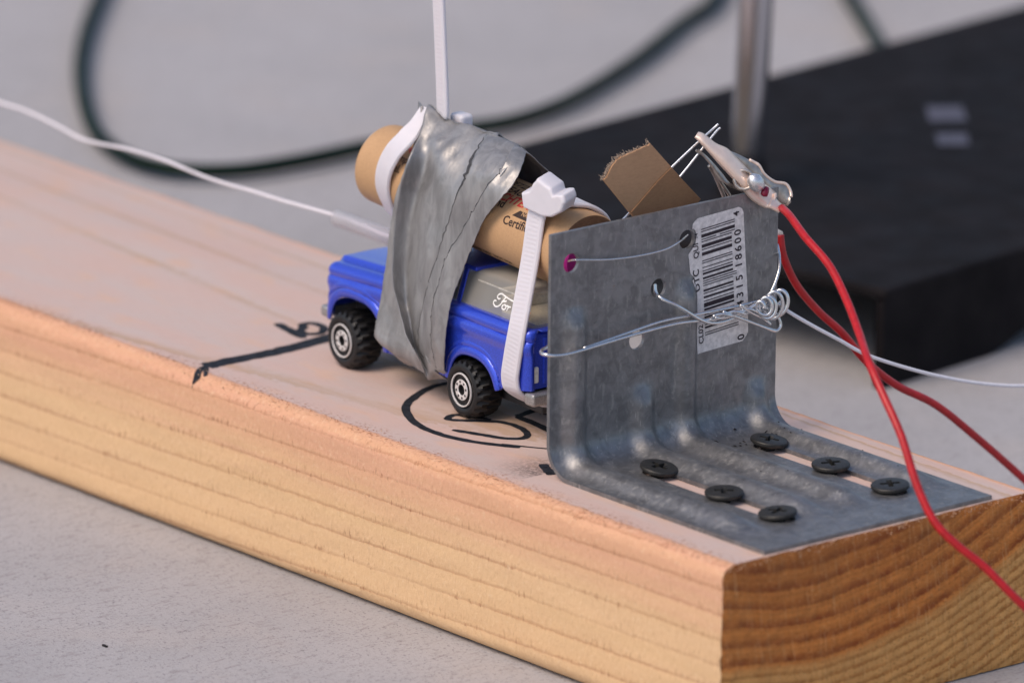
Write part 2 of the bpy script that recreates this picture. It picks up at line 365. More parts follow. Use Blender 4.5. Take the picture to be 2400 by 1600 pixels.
def text_mesh(s, size, shear=0.0, bold=0.0):
    cu_ = bpy.data.curves.new('t', 'FONT'); cu_.body = s; cu_.size = size; cu_.shear = shear; cu_.offset = bold; cu_.resolution_u = 3; cu_.fill_mode = 'FRONT'
    o = bpy.data.objects.new('t', cu_); sc.collection.objects.link(o)
    dg = bpy.context.evaluated_depsgraph_get(); dg.update(); me = bpy.data.meshes.new_from_object(o.evaluated_get(dg))
    bm = bmesh.new(); bm.from_mesh(me); bmesh.ops.triangulate(bm, faces=bm.faces)
    V = [tuple(v.co) for v in bm.verts]; F_ = [tuple(v.index for v in f.verts) for f in bm.faces]
    bm.free(); bpy.data.objects.remove(o); bpy.data.curves.remove(cu_); bpy.data.meshes.remove(me)
    return V, F_
def nz(*p): return noise.noise(Vector(p))
D = {
 'tape_c0': [[-146.46,40.0,62.13],[-142.69,34.5,58.17],[-139.04,28.5,53.0],[-140.58,27.1,45.99],[-141.49,26.3,38.0],[-140.49,25.3,30.45],[-138.45,24.3,25.12],[-135.53,23.7,19.43],[-130.98,23.5,12.55],[-130.21,27.0,5.43]],
 'tape_c1': [[-142.66,40.0,61.04],[-138.14,34.5,57.15],[-138.39,32.3,50.54],[-139.63,30.9,43.58],[-139.86,29.3,35.87],[-139.77,28.3,28.11],[-138.33,27.3,21.65],[-136.17,26.7,16.76],[-133.75,26.5,11.08],[-129.62,27.0,6.36]],
 'tape_c2': [[-136.61,40.0,60.72],[-132.86,34.5,56.78],[-131.53,31.0,51.72],[-132.76,29.6,45.77],[-134.72,28.8,37.57],[-135.24,27.8,30.69],[-134.85,26.8,24.01],[-134.35,26.2,17.27],[-132.38,26.0,11.78],[-128.87,27.0,7.33]],
 'tape_L1': [[-125.36,40.0,60.91],[-122.38,34.5,58.01],[-120.62,31.0,54.54],[-122.88,29.6,48.79],[-125.72,28.8,41.02],[-127.73,27.8,34.43],[-129.73,26.8,26.24],[-131.62,26.2,17.39],[-131.47,26.0,11.99],[-127.97,27.0,8.14]],
 'tape_L2': [[-115.67,40.0,60.0],[-111.98,34.5,58.25],[-112.14,31.0,54.39],[-114.83,29.6,49.15],[-118.99,28.8,42.49],[-122.93,27.8,35.89],[-124.93,26.8,28.7],[-126.38,26.2,21.55],[-126.52,26.0,15.11],[-125.87,27.0,8.82]],
 'tape_c5': [[-111.95,40.0,58.83],[-107.52,34.5,56.76],[-107.97,31.0,52.35],[-112.56,29.6,46.21],[-116.41,28.8,38.63],[-119.14,27.8,31.3],[-120.83,26.8,24.19],[-121.53,26.2,18.2],[-121.98,26.0,13.47],[-123.46,27.0,9.18]],
 'tape_a0': [[-144.74,35.8,57.53],[-143.98,31.3,50.01],[-145.41,29.8,43.5],[-146.04,29.0,36.55],[-146.61,28.4,29.56],[-147.55,27.6,23.01],[-147.89,26.8,17.58],[-147.88,26.2,13.49],[-147.16,26.0,11.09],[-142.1,27.0,8.67]],
 'tape_a1': [[-143.4,35.95,56.79],[-142.64,31.45,49.28],[-144.07,29.95,42.78],[-144.99,29.15,35.26],[-145.11,28.55,28.87],[-145.13,27.75,22.03],[-144.4,26.95,16.35],[-142.71,26.35,12.85],[-140.3,26.15,9.94],[-136.94,27.15,7.24]],
 'tape_a2': [[-141.85,36.3,56.07],[-140.78,31.8,48.13],[-141.91,30.3,41.7],[-142.83,29.5,34.68],[-142.34,28.9,28.43],[-140.99,28.1,21.9],[-138.43,27.3,16.64],[-135.68,26.7,12.89],[-132.82,26.5,9.6],[-129.77,27.5,5.84]],
 'rear_strap': [[-98.48,31.0,48.55],[-98.34,29.4,40.06],[-97.93,27.2,31.73],[-97.5,25.1,24.36],[-98.45,24.5,17.38],[-98.98,24.5,13.13],[-98.85,25.9,10.15]],
 'guide': [[-351.6,54.0,24.09],[-323.77,54.0,23.95],[-313.46,54.0,23.97],[-301.54,54.0,22.96],[-292.24,54.0,21.75],[-284.67,54.0,22.08],[-272.96,54.0,22.98],[-259.7,54.0,23.18],[-248.2,54.0,22.71],[-240.04,54.0,22.59],[-228.7,54.0,22.96],[-217.44,54.0,23.12],[-207.87,54.0,23.44],[-198.36,54.0,23.76],[-192.05,54.0,23.81],[-184.21,54.0,23.48],[-175.63,54.0,23.12]],
 'tube': [[-195.99,54.0,23.46],[-175.63,54.0,23.02]],
 'red1': [[-67.0,73.9,50.31],[-60.0,70.12,50.61],[-50.0,65.72,48.88],[-40.0,63.81,45.12],[-30.0,60.01,40.3],[-20.0,54.93,35.77],[-10.0,48.53,33.46],[-2.0,45.81,28.17],[5.0,44.61,21.46],[11.0,43.74,12.59],[16.0,44.33,5.59],[20.0,46.98,1.01],[24.0,51.48,-3.83],[28.0,55.4,-9.33],[32.0,61.89,-17.26],[35.0,66.85,-25.17]],
 'red2': [[-76.0,80.91,45.02],[-75.09,80.7,41.32],[-74.18,81.02,36.55],[-73.27,84.17,29.8],[-72.36,89.87,23.08],[-71.45,96.21,17.2],[-70.55,102.63,9.8],[-69.64,111.0,3.01],[-68.73,122.01,-3.29],[-67.82,134.54,-13.45],[-66.91,147.51,-24.78],[-66.0,160.07,-36.13]],
 'lead': [[-67.0,73.64,28.61],[-65.89,75.85,26.7],[-64.78,81.9,22.74],[-63.67,88.62,18.65],[-62.56,94.72,14.84],[-61.44,103.41,10.96],[-60.33,114.1,6.91],[-59.22,126.16,3.19],[-58.11,138.54,0.6],[-57.0,154.43,-1.41]],
 'wA': [[-76.0,26.88,27.97],[-76.0,20.79,27.88],[-76.0,16.17,27.44],[-73.0,11.48,27.9],[-69.0,9.1,28.47],[-67.5,13.66,28.0],[-67.5,25.8,28.65],[-67.5,34.35,29.07],[-67.5,45.42,29.35],[-67.5,55.34,28.48],[-67.0,61.13,28.65],[-66.5,64.42,29.55],[-66.0,67.71,30.66],[-66.0,70.85,30.31]],
 'wB': [[-68.2,19.09,28.23],[-68.2,31.27,29.46],[-68.2,41.07,30.35],[-68.2,50.95,30.17],[-68.2,63.39,29.94],[-68.2,70.9,30.0],[-68.2,73.44,28.37]],
 'wC': [[-76.0,45.79,35.85],[-69.5,41.1,35.69],[-67.2,45.09,33.08],[-67.2,51.35,29.05],[-67.2,55.1,27.71],[-67.2,58.83,27.64],[-67.2,62.55,28.35],[-67.2,67.55,28.46]],
 'wD': [[-66.5,61.89,30.78],[-66.5,64.43,28.87],[-66.5,68.23,26.73],[-66.5,70.78,24.81]],
 'wE': [[-67.0,57.37,29.9],[-66.5,64.48,26.6],[-66.0,70.36,23.81],[-66.0,72.26,23.38],[-66.0,73.24,24.49],[-66.5,72.62,26.45],[-67.0,71.78,27.76]],
 'wF': [[-74.0,78.9,39.9],[-70.0,76.05,38.32],[-68.0,74.22,36.14],[-67.0,72.03,33.31],[-66.5,69.4,30.45],[-66.5,67.92,29.23]],
 'wG': [[-77.0,22.12,45.06],[-70.0,17.66,47.66],[-69.0,18.88,47.68],[-69.8,27.47,46.12],[-69.8,36.03,45.52],[-69.5,43.14,45.83],[-70.0,47.86,46.85],[-76.0,54.9,45.51]],
 'twist': [[-66.8,54.72,29.23],[-66.0,74.02,28.77]],
 'coil_c': [[-65.5,66.67,29.39],[-65.5,69.8,29.33],[-65.5,72.94,29.27]],
 'paper': [[-80.0,33.8,60.61],[-80.0,34.77,61.13],[-80.0,35.48,62.27],[-80.0,36.44,63.46],[-80.0,37.9,64.48],[-80.0,39.73,64.95],[-80.0,41.93,65.37],[-80.0,44.13,65.78],[-80.0,46.83,66.41],[-80.0,61.08,51.89],[-80.0,57.05,48.17],[-80.0,48.42,45.73],[-80.0,42.16,51.17]],
 'fold': [[-79.4,41.39,52.21],[-79.4,45.28,55.15],[-79.4,48.93,57.94],[-79.4,52.59,60.25]],
 'ign1': [[-87.0,36.19,41.89],[-84.0,36.07,45.01],[-81.0,36.91,48.44],[-80.5,40.75,50.81],[-80.5,48.66,56.29],[-80.0,53.36,60.0],[-79.0,59.6,64.54],[-78.4,63.99,67.45],[-78.0,64.87,68.27]],
 'ign2': [[-87.0,37.18,41.23],[-84.0,38.9,44.52],[-81.0,43.04,49.35],[-80.5,51.17,53.93],[-80.0,55.88,57.63],[-79.0,60.26,62.29],[-78.4,64.63,66.57],[-78.0,65.52,67.29]],
 'jaw_t': [[-78.2,59.33,67.38],[-77.09,59.93,67.14],[-75.98,62.51,64.83],[-74.87,64.88,63.46],[-73.76,67.28,60.71],[-72.64,69.68,57.96],[-71.53,72.69,55.11],[-70.42,75.19,52.8],[-69.31,73.73,52.51],[-68.2,75.56,50.16]],
 'jaw_b': [[-77.0,57.24,66.68],[-75.89,58.15,65.25],[-74.78,59.56,63.28],[-73.67,61.36,60.79],[-72.56,63.17,58.45],[-71.44,65.37,55.74],[-70.33,67.79,52.52],[-69.22,70.57,50.47],[-68.11,71.16,50.46],[-67.0,72.95,49.33]],
 'low_t': [[-79.5,59.95,63.13],[-78.58,61.31,62.19],[-77.67,63.29,59.93],[-76.75,65.07,57.54],[-75.83,66.66,55.19],[-74.92,68.82,53.81],[-74.0,70.98,52.57]],
 'low_b': [[-79.0,59.92,62.79],[-78.17,60.57,61.79],[-77.33,61.83,59.93],[-76.5,63.51,56.64],[-75.67,64.76,55.54],[-74.83,66.39,54.69],[-74.0,69.02,53.21]],
 'low_leg': [[-79.0,63.29,59.03],[-79.0,64.9,56.63],[-79.0,66.52,53.62],[-79.0,67.74,51.27]],
 'low_leg2': [[-78.0,63.59,59.2],[-78.0,65.22,55.88],[-78.0,66.82,53.78],[-78.0,68.42,51.68]],
 'lev_t': [[-79.0,69.48,61.22],[-78.25,71.59,60.12],[-77.5,74.7,58.24],[-76.75,75.63,57.48],[-76.0,76.58,55.5],[-75.25,78.91,53.59],[-74.5,81.42,52.87],[-73.75,82.17,51.37],[-73.0,81.84,50.21]],
 'lev_b': [[-79.0,69.9,59.78],[-78.25,71.24,58.19],[-77.5,72.98,55.92],[-76.75,74.32,54.64],[-76.0,75.65,53.36],[-75.25,77.39,51.39],[-74.5,79.14,49.42],[-73.75,80.47,48.29],[-73.0,80.99,48.28]],
 'solder': [[-68.3,66.88,57.38],[-68.0,68.62,55.33]],
 'redhole': [[-68.2,70.17,54.72],[-67.6,69.08,53.66]],
 'spring': [[-71.5,66.76,56.86]],
 'clip2': [[-76.0,80.26,46.11],[-76.0,81.83,43.39],[-76.0,82.26,41.35],[-76.0,81.27,40.54]],
 'tail': [[-141.75,40.0,61.23],[-141.62,40.0,63.43],[-142.36,40.0,75.12],[-143.24,40.0,86.75],[-143.81,40.0,98.41],[-144.24,40.0,110.07]],
 'tailhead': [[-137.86,41.0,62.87]],
 'front_band': [[-146.44,39.0,61.8],[-146.22,36.5,58.59],[-146.44,33.5,55.76],[-148.23,31.4,52.55],[-150.13,30.5,48.13],[-151.42,31.2,43.47],[-151.94,33.5,38.99],[-152.56,36.5,36.16]],
 'head': [[-102.65,30.0,53.86],[-97.98,30.0,56.23],[-97.71,30.0,57.65],[-96.26,30.0,58.64],[-91.56,30.0,57.6],[-90.95,30.0,56.18],[-87.48,30.0,57.7],[-86.57,30.0,55.67],[-83.09,30.0,55.94],[-80.91,30.0,55.44],[-87.39,30.0,52.39],[-92.9,30.0,49.93],[-102.0,30.0,49.9]],
 'cable': [[-610.27,305.45,-35.0],[-577.09,274.97,-35.0],[-548.38,248.93,-35.0],[-519.24,225.29,-35.0],[-489.47,204.21,-35.0],[-462.66,188.15,-35.0],[-440.93,180.76,-35.0],[-426.99,181.27,-35.0],[-418.86,186.2,-35.0],[-412.41,196.63,-35.0],[-410.28,214.75,-35.0],[-410.85,233.77,-35.0],[-411.08,251.27,-35.0],[-408.93,268.43,-35.0],[-407.81,282.17,-35.0],[-413.21,302.94,-35.0],[-425.33,328.13,-35.0],[-440.2,354.43,-35.0],[-457.95,381.95,-35.0],[-468.3,400.24,-35.0],[-474.27,408.54,-35.0],[-504.64,442.84,-35.0]],
 'cable2': [[-500.6,473.28,-35.0],[-459.43,444.0,-35.0],[-438.88,430.47,-35.0],[-409.91,409.25,-32.0],[-353.36,363.68,-20.0]],
 'cable3': [[-358.45,262.86,-35.0],[-334.37,252.65,-35.0],[-323.75,249.4,-35.0],[-308.55,242.19,-35.0]],
 'rod': [[-261.54,234.21,-14.0]],
 'rodtop': [[-261.54,236.71,33.33],[-261.54,237.78,54.94]],
 'blobs': [[-295.21,323.17,-14.0],[-288.8,331.48,-14.0],[-275.76,321.52,-14.0],[-281.7,312.43,-14.0],[-273.53,306.95,-14.0],[-268.05,314.04,-14.0],[-258.18,306.06,-14.0],[-263.64,299.01,-14.0]],
 'label': [[-71.0,53.6,20.5],[-71.0,52.9,25.04],[-71.0,53.19,28.83],[-71.0,52.87,32.71],[-71.0,51.69,37.22],[-71.0,52.66,37.53],[-71.0,51.06,38.77],[-71.0,50.6,43.62],[-71.0,50.69,45.51],[-71.0,52.49,46.15],[-71.0,51.49,47.75],[-71.0,51.69,50.1],[-71.0,53.87,50.4],[-71.0,65.42,51.03],[-71.0,66.3,50.03],[-71.0,67.13,39.83],[-71.0,67.95,30.08],[-71.0,68.24,22.32],[-71.0,67.28,21.24]],
 'bars': [[-71.0,54.16,48.06],[-71.0,63.88,48.71],[-71.0,55.84,23.94],[-71.0,65.61,24.72]],
 'script': [[[8.42,-9.54,28.56],[7.73,-9.61,28.33],[7.14,-9.48,28.73],[7.55,-9.3,29.27],[8.48,-9.21,29.56],[9.64,-9.27,29.36],[11.07,-9.34,29.15],[12.46,-9.39,29.01],[13.79,-9.39,29.01],[15.29,-9.33,29.2]],[[10.21,-9.31,29.27],[9.55,-9.58,28.43],[8.94,-9.89,27.46],[8.18,-10.1,26.83],[7.33,-10.16,26.64],[6.58,-10.07,26.92],[6.31,-9.91,27.39],[6.71,-9.79,27.79],[7.24,-9.82,27.68]],[[8.96,-9.72,27.99],[9.76,-9.64,28.25],[10.49,-9.58,28.42],[10.46,-9.51,28.64]],[[10.09,-9.86,27.57],[9.64,-9.97,27.23],[9.73,-10.11,26.8],[10.35,-10.16,26.64],[10.86,-10.07,26.9],[10.97,-9.92,27.39],[10.51,-9.84,27.63],[10.09,-9.86,27.57]],[[10.88,-9.85,27.59],[11.81,-9.86,27.58],[11.74,-9.98,27.18],[11.48,-10.18,26.59]],[[11.62,-9.99,27.15],[12.13,-9.86,27.57],[12.72,-9.84,27.63]],[[14.34,-9.77,27.84],[13.65,-9.84,27.61],[13.61,-9.99,27.15],[14.25,-10.07,26.91],[14.75,-9.96,27.26],[14.73,-9.76,27.86]],[[14.94,-9.45,28.82],[14.97,-9.75,27.91],[15.03,-10.06,26.94],[15.67,-10.04,27.01]]],
}
# ================================================================ the setting
v, f = [(-3000, -3000, -38.3), (3000, -3000, -38.3), (3000, 3000, -38.3), (-3000, 3000, -38.3)], [(0, 1, 2, 3)]
v = [(a*10, b*10, c) for a, b, c in v]
fl = obj('floor', v, f, M['floor'], smooth=False); tag(fl, kind='structure')

# ================================================================ the plank
RC = 3.3
def zsurf(y):
    if y < RC: return -(RC-math.sqrt(max(0, RC*RC-(RC-y)**2)))
    return 0.0
plank = empty('wooden_plank', (0, 0, -38))
tag(plank, 'rough pale pine plank on the concrete carrying the blue toy truck and bracket', 'plank')
loop = []
def corner(cy, cz, a0):
    for k in range(7):
        a = a0+math.pi/2*k/6; loop.append((cy+RC*math.cos(a), cz+RC*math.sin(a)))
def seg(p, q, n):
    for k in range(1, n): loop.append((p[0]+(q[0]-p[0])*k/n, p[1]+(q[1]-p[1])*k/n))
corner(RC, -38+RC, math.pi); seg((RC, -38), (89-RC, -38), 10)
corner(89-RC, -38+RC, -math.pi/2); seg((89, -38+RC), (89, -RC), 14)
corner(89-RC, -RC, 0); seg((89-RC, 0), (RC, 0), 36)
corner(RC, -RC, math.pi/2); seg((0, -RC), (0, -38+RC), 20)
xs = [0, -.35, -1.0]+[-2.2-1.6*k for k in range(205)]; xs += list(np.arange(xs[-1]-12, -1100, -14))
V = []; nL = len(loop)
for i, x in enumerate(xs):
    for (y, z) in loop:
        dy = dz = dx = 0
        side = 1.0 if (y < 1.5 or y > 87.5) else (.5 if y < RC or y > 89-RC else .06)
        nn = nz(x*.35, y*.6, z*.6)*.16+nz(x*.06, y*.2, z*.25)*.22
        dy = (-1 if y < 44 else 1)*nn*side
        if z > -.01: dz = nn*.10
        elif z > -6: dz = nn*side*(1+1.6*abs(nz(x*.7, y*.5, z*.5)))
        if i == 0: dx = nz(3.1, y*.9, z*.9)*.55+nz(8, y*2.7, z*2.7)*.35-.15; dz -= .12 if z > -1 else 0
        V.append((x+dx, y+dy, z+dz))
Q = grid_faces(len(xs), nL, 0, True); fm = [0]*len(Q)
Q.append(tuple((len(xs)-1)*nL+k for k in range(nL))); fm.append(1)
# sawn end: a grid fitted to the rounded outline, relief following the growth rings
nu, nv = 90, 44; o0 = len(V)
for j in range(nv):
    z = -38+38*j/(nv-1)
    d = min(z+38, -z); ins = RC-math.sqrt(max(0, RC*RC-(RC-d)**2)) if d < RC else 0
    for i in range(nu):
        u = i/(nu-1); y = ins+(89-2*ins)*u
        r = math.sqrt((y-26)**2+(102-z)**2)+nz(0, y*.05, z*.05)*4
        e = min(1.0, min(i, nu-1-i, j, nv-1-j)/2.0)
        rel = (.06*math.sin(r*2*math.pi/4.1)+.45*nz(1, y*.6, z*1.1)+.55*nz(5, y*1.6, z*2.4)+.25*max(0, nz(2, y*.3, z*.9)))*e
        V.append((.10+.55*rel-.2*(1-e)+(.3*nz(7, y, z) if e < 1 else 0), y, z))
gf = grid_faces(nv, nu, o0); Q += gf; fm += [1]*len(gf)
board = obj('board', V, Q, None, plank, mats=[M['shell'], M['end']], fm=fm)

# torn fibres standing along the rough near edge and the sawn end
V, Q = [], []
for k in range(950):
    if k < 720:
        x = -random.random()**.8*330; y = abs(random.gauss(0, 1.0))*2.6+.1; c = Vector((x, y, zsurf(min(y, RC))+.05))
        if nz(x*.06, 2, 2) < -.12 and random.random() < .7: continue
        d = Vector((random.choice((-1, 1))*random.uniform(.3, 1), random.uniform(-.5, .1), random.uniform(.05, .45)))
    else:
        y = random.uniform(1, 88); c = Vector((random.uniform(-.1, .5), y, -abs(random.gauss(0, .7)))); d = Vector((random.uniform(.1, .5), random.uniform(-.6, .6), random.uniform(-.3, .6)))
    d = d.normalized()*random.uniform(.25, 1.15); s_ = d.cross(Vector((0, 0, 1))).normalized()*random.uniform(.05, .16); o_ = len(V)
    V += [c-s_, c+s_, c+d+Vector((0, 0, .06))]; V += [c-Vector((0, 0, .12))]; Q += [(o_, o_+1, o_+2), (o_+1, o_+3, o_+2), (o_+3, o_, o_+2)]
tag(obj('torn_fibres', V, Q, M['splinter'], plank, smooth=False), kind='stuff')
# marker pen drawn on the plank (thin ink films that follow its surface)
def ink(name, P, width, n=6, wob=.12, taper=True):
    P = catmull([(a, b, 0) for a, b in P], n); V = []; L = len(P)
    for i, p in enumerate(P):
        t = (P[min(i+1, L-1)]-P[max(i-1, 0)]); t.z = 0; t.normalize(); s = Vector((-t.y, t.x, 0))
        k = min(1.0, .55+min(i, L-1-i)*.25) if taper else 1
        for q in (-.5, -.17, .17, .5):
            c = p+s*width*1.3*q*k*(1+nz(p.x*1.3, p.y*1.3, q*5)*wob*2); V.append((c.x, c.y, zsurf(max(c.y, 0))+.07+.02*nz(c.x, c.y, 1)))
    return obj(name, V, grid_faces(L, 4), M['ink'], plank)
ink('marker_line', [(-184.6, 45), (-182.9, 32), (-182.7, 21.7), (-183.2, 12), (-183.2, 6.4)], 3.5, taper=False)
ink('marker_line', [(-183.2, 7.6), (-182.0, 4.2), (-179.2, .5)], 1.35, taper=False)
ink('marker_line', [(-181.6, 5.6), (-179.6, 3.6), (-177.6, 2.0)], .8)
ink('marker_digit', [(-200.5, 40.2), (-194.5, 39.0), (-187.3, 37.6)], 1.9)
ink('marker_digit', [(-193.0, 42.0), (-196.0, 44.2), (-195.6, 46.6), (-191.8, 46.6), (-188.3, 43.4), (-189.2, 40.4), (-192.6, 40.6), (-194.2, 43.6)], 1.6)
ink('marker_circle', [(-92.0, 21.6), (-101.8, 16.3), (-111.5, 14.2), (-120.8, 15.6), (-129.8, 20.4), (-135.3, 27.0), (-139.8, 37.0), (-138, 46), (-130, 53), (-118, 57), (-104, 55), (-92, 48)], 1.5)
ink('marker_digit', [(-112.0, 30), (-119.5, 26.4), (-118.2, 22.9), (-115.6, 24.6), (-109.1, 30.6), (-103, 31.0), (-98.3, 29.0), (-97.0, 26.2), (-99.5, 23.3), (-104.0, 21.4), (-111.2, 18.4)], 1.35)
ink('marker_digit', [(-110.5, 36.0), (-104, 35.6), (-96.0, 34.6), (-84, 33)], 1.7)
ink('marker_digit', [(-112.5, 43.5), (-106.5, 43), (-98, 44.5), (-86, 45.5)], 2.1)
ink('marker_digit', [(-110.5, 36.0), (-111, 39), (-112.5, 43.5)], 1.6)
ink('marker_line', [(-96.5, 20.2), (-90, 24), (-84.5, 28.0), (-79, 32)], .55)
ink('marker_line', [(-79.5, 17.6), (-76.5, 16.0), (-73.5, 14.6), (-72.2, 14.1)], 1.7)

# ================================================================ the bracket
X0, ZT, RB, YA, YB, HT = -71.0, .95, 6.5, 12.2, 76.4, 53.8
LV = HT-(ZT+RB); LA = RB*math.pi/2; LF = -.9-(X0+RB)
def ss(a, b, x): t = max(0, min(1, (x-a)/(b-a))); return t*t*(3-2*t)
RIBS = [(18.8, 2.7, 36.0), (38.0, 2.7, 15.5), (50.2, 2.5, 37.0), (70.8, 2.5, 11.0)]
def rib_h(s, y):
    h = 0
    for yc, hw, z0 in RIBS:
        s0 = HT-z0; fade = ss(s0-1.5, s0+4, s)*ss(LV+LA+LF-9, LV+LA+LF-20, s)
        widen = 1+.25*ss(LV, LV+LA, s)
        h += 2.2*fade*math.exp(-abs((y-yc)/(hw*widen))**2.8)
    return h
def plate(s, y, off=0.0):
    h = rib_h(s, y)+off
    if s < LV: return (X0+h, y, HT-s)
    if s < LV+LA:
        a = (s-LV)/RB; return (X0+RB-(RB-h)*math.cos(a), y, ZT+RB-(RB-h)*math.sin(a))
    return (X0+RB+(s-LV-LA), y, ZT+h)
bracket = empty('angle_bracket', (-36, 44, 0))
tag(bracket, 'dull grey galvanised steel angle bracket with barcode label, screwed to the plank end', 'bracket')
nS, nY = 190, 100
V = [plate(i/(nS-1)*(LV+LA+LF), YA+(YB-YA)*j/(nY-1)) for i in range(nS) for j in range(nY)]
n0 = len(V)
def normal(s):
    if s < LV: return (1, 0)
    if s < LV+LA: a = (s-LV)/RB; return (math.cos(a), math.sin(a))
    return (0, 1)
for i in range(nS):
    s = i/(nS-1)*(LV+LA+LF); nx_, nz_ = normal(s)
    for j in range(nY):
        x, y, z = V[i*nY+j]; V.append((x-nx_*.88, y, z-nz_*.88))
Q = grid_faces(nS, nY); Q = [q[::-1] for q in Q]+[tuple(k+n0 for k in q) for q in Q]
rim_ = [j for j in range(nY)]+[i*nY+nY-1 for i in range(1, nS)]+[(nS-1)*nY+j for j in range(nY-2, -1, -1)]+[i*nY for i in range(nS-2, 0, -1)]
for k in range(len(rim_)):
    a, b = rim_[k], rim_[(k+1) % len(rim_)]; Q.append((a, b, b+n0, a+n0))
pl = obj('steel_plate', V, Q, M['galv'], bracket, smooth=False)
bm = bmesh.new(); bm.from_mesh(pl.data); bmesh.ops.recalc_face_normals(bm, faces=bm.faces); bm.to_mesh(pl.data); bm.free()
cut = []
for (y, z) in ((17.8, 46.7), (50.3, 46.4), (42.4, 36.9), (36.5, 26.4)):
    a = lathe([(0, 2.15), (9, 2.15)], (-76, y, z), (1, 0, 0), 36); a[1].append(tuple(range(36))); a[1].append(tuple(range(36, 72))[::-1]); cut.append(a)
for yc in (30.5, 62.1):
    pts = [(-58+2.4*math.cos(a), yc+2.4*math.sin(a)) for a in [math.pi/2+math.pi*k/12 for k in range(13)]]+[(-15.5+2.4*math.cos(a), yc+2.4*math.sin(a)) for a in [-math.pi/2+math.pi*k/12 for k in range(13)]]
    n = len(pts); vv = [(x, y, -3) for x, y in pts]+[(x, y, 7) for x, y in pts]
    cut.append((vv, [(k, (k+1) % n, n+(k+1) % n, n+k) for k in range(n)]+[tuple(range(n))[::-1], tuple(range(n, 2*n))]))
cv, cf = merge(*cut); cutter = obj('cutter', cv, cf, M['galv'], smooth=False)
bm = bmesh.new(); bm.from_mesh(cutter.data); bmesh.ops.recalc_face_normals(bm, faces=bm.faces); bm.to_mesh(cutter.data); bm.free()
bo = pl.modifiers.new('b', 'BOOLEAN'); bo.object = cutter; bo.operation = 'DIFFERENCE'; bo.solver = 'EXACT'
bpy.context.view_layer.update(); bake(pl); bpy.data.objects.remove(cutter)
pl.data.polygons.foreach_set('use_smooth', [True]*len(pl.data.polygons))
bm = bmesh.new(); bm.from_mesh(pl.data)
for e in bm.edges:
    if len(e.link_faces) == 2 and e.calc_face_angle(0) > math.radians(38): e.smooth = False
bm.to_mesh(pl.data); bm.free()
# raised marks pressed into the upright beside the first rib
V, Q = [], []
for k in range(9):
    z = 41-k*1.75; y = 25.2+.25*math.sin(k*2.1); hh = .5 if k % 3 else .9
    a = box(X0-.2, X0+.10, y-hh, y+hh*.7, z-.16, z+.16); V, Q = merge((V, Q), a)
obj('stamped_marks', V, Q, M['galv'], bracket, smooth=False)

# shelf label on the upright
def lab(u, vv, off):      # u across the bars, vv up the bars (mm), measured from the lower left corner of the bars
    y = 55.84+u*.9968-vv*.0695; z = 23.94+u*.0797+vv*.9976
    return plate(HT-z, y, off)
LE = [(20.5, 53.6), (25.04, 52.9), (28.8, 53.2), (32.7, 52.9), (37.0, 51.7), (37.6, 52.6), (38.6, 51.3), (43.0, 50.7), (43.9, 51.6), (45.2, 52.7), (46.6, 52.9), (48.0, 52.6), (49.0, 51.7), (50.2, 51.8), (51.0, 53.2)]
RE = [(20.5, 66.6), (21.3, 67.6), (22.3, 68.2), (30.1, 67.95), (39.8, 67.1), (49.6, 66.3), (50.5, 65.8), (51.0, 64.9)]
V = []
for i in range(62):
    zz = 20.5+30.5*i/61; a_, b_ = np.interp(zz, [p[0] for p in LE], [p[1] for p in LE]), np.interp(zz, [p[0] for p in RE], [p[1] for p in RE])
    a_ += .10*nz(zz*2.2, 1, 1)
    for j in range(28):
        t = j/27; y_ = a_+(b_-a_)*t; z_ = zz+((y_-60)*.05 if i in (0, 61) or i > 56 or i < 4 else 0)
        V.append(plate(HT-z_, y_, .10))
Q = grid_faces(62, 28)
label = obj('barcode_label', V, Q, M['sticker'], bracket)
Lc = ['0001101', '0011001', '0010011', '0111101', '0100011', '0110001', '0101111', '0111011', '0110111', '0001011']
dg_ = '044315186004'; bits = '101'+''.join(Lc[int(c)] for c in dg_[:6])+'01010'+''.join(''.join('10'[int(b)] for b in Lc[int(c)]) for c in dg_[6:])+'101'
V, Q = [], []; mod = 24.2/95; i = 0
while i < 95:
    if bits[i] == '1':
        j = i
        while j < 95 and bits[j] == '1': j += 1
        long_ = i < 10 or i >= 85 or 45 <= i < 50
        u1 = 9.6 if long_ else 8.6; rows = 9; o_ = len(V); dz_ = .05*nz(i, 2, 2)
        for k in range(rows+1):
            u = u1*k/rows
            V += [lab(u, i*mod+dz_+.02, .14), lab(u, j*mod-dz_-.02, .14)]
        for k in range(rows):
            if abs(nz(i*3.7, k*2.3, 9)) > .66: continue        # scuffed gaps in the print
            Q.append((o_+2*k, o_+2*k+2, o_+2*k+3, o_+2*k+1))
        i = j
    else: i += 1
bars = obj('barcode', V, Q, M['ink_bar'], label, smooth=False); tag(bars, kind='stuff')
def label_text(s, u, vv, size, name='printed_text'):
    tv, tf = text_mesh(s, size, 0, size*.018)
    return obj(name, [lab(u-b, vv+a, .15) for a, b, _ in tv], tf, M['ink_bar'], label, smooth=False)
for ch, vv in zip('0', (-3.3,)): label_text(ch, 11.0, vv-.3, 2.7)
for k, ch in enumerate('44315'): label_text(ch, 11.2, 2.1+k*1.95, 2.7)
for k, ch in enumerate('18600'): label_text(ch, 11.2, 12.8+k*1.85, 2.7)
label_text('4', 10.9, 24.6, 2.3)
label_text('DTC', -1.1, 10.6, 2.4); label_text('QUI', -1.0, 17.9, 2.0); label_text('74', -1.0, 22.4, 1.2); label_text('CL02', -.55, -1.6, 2.0)

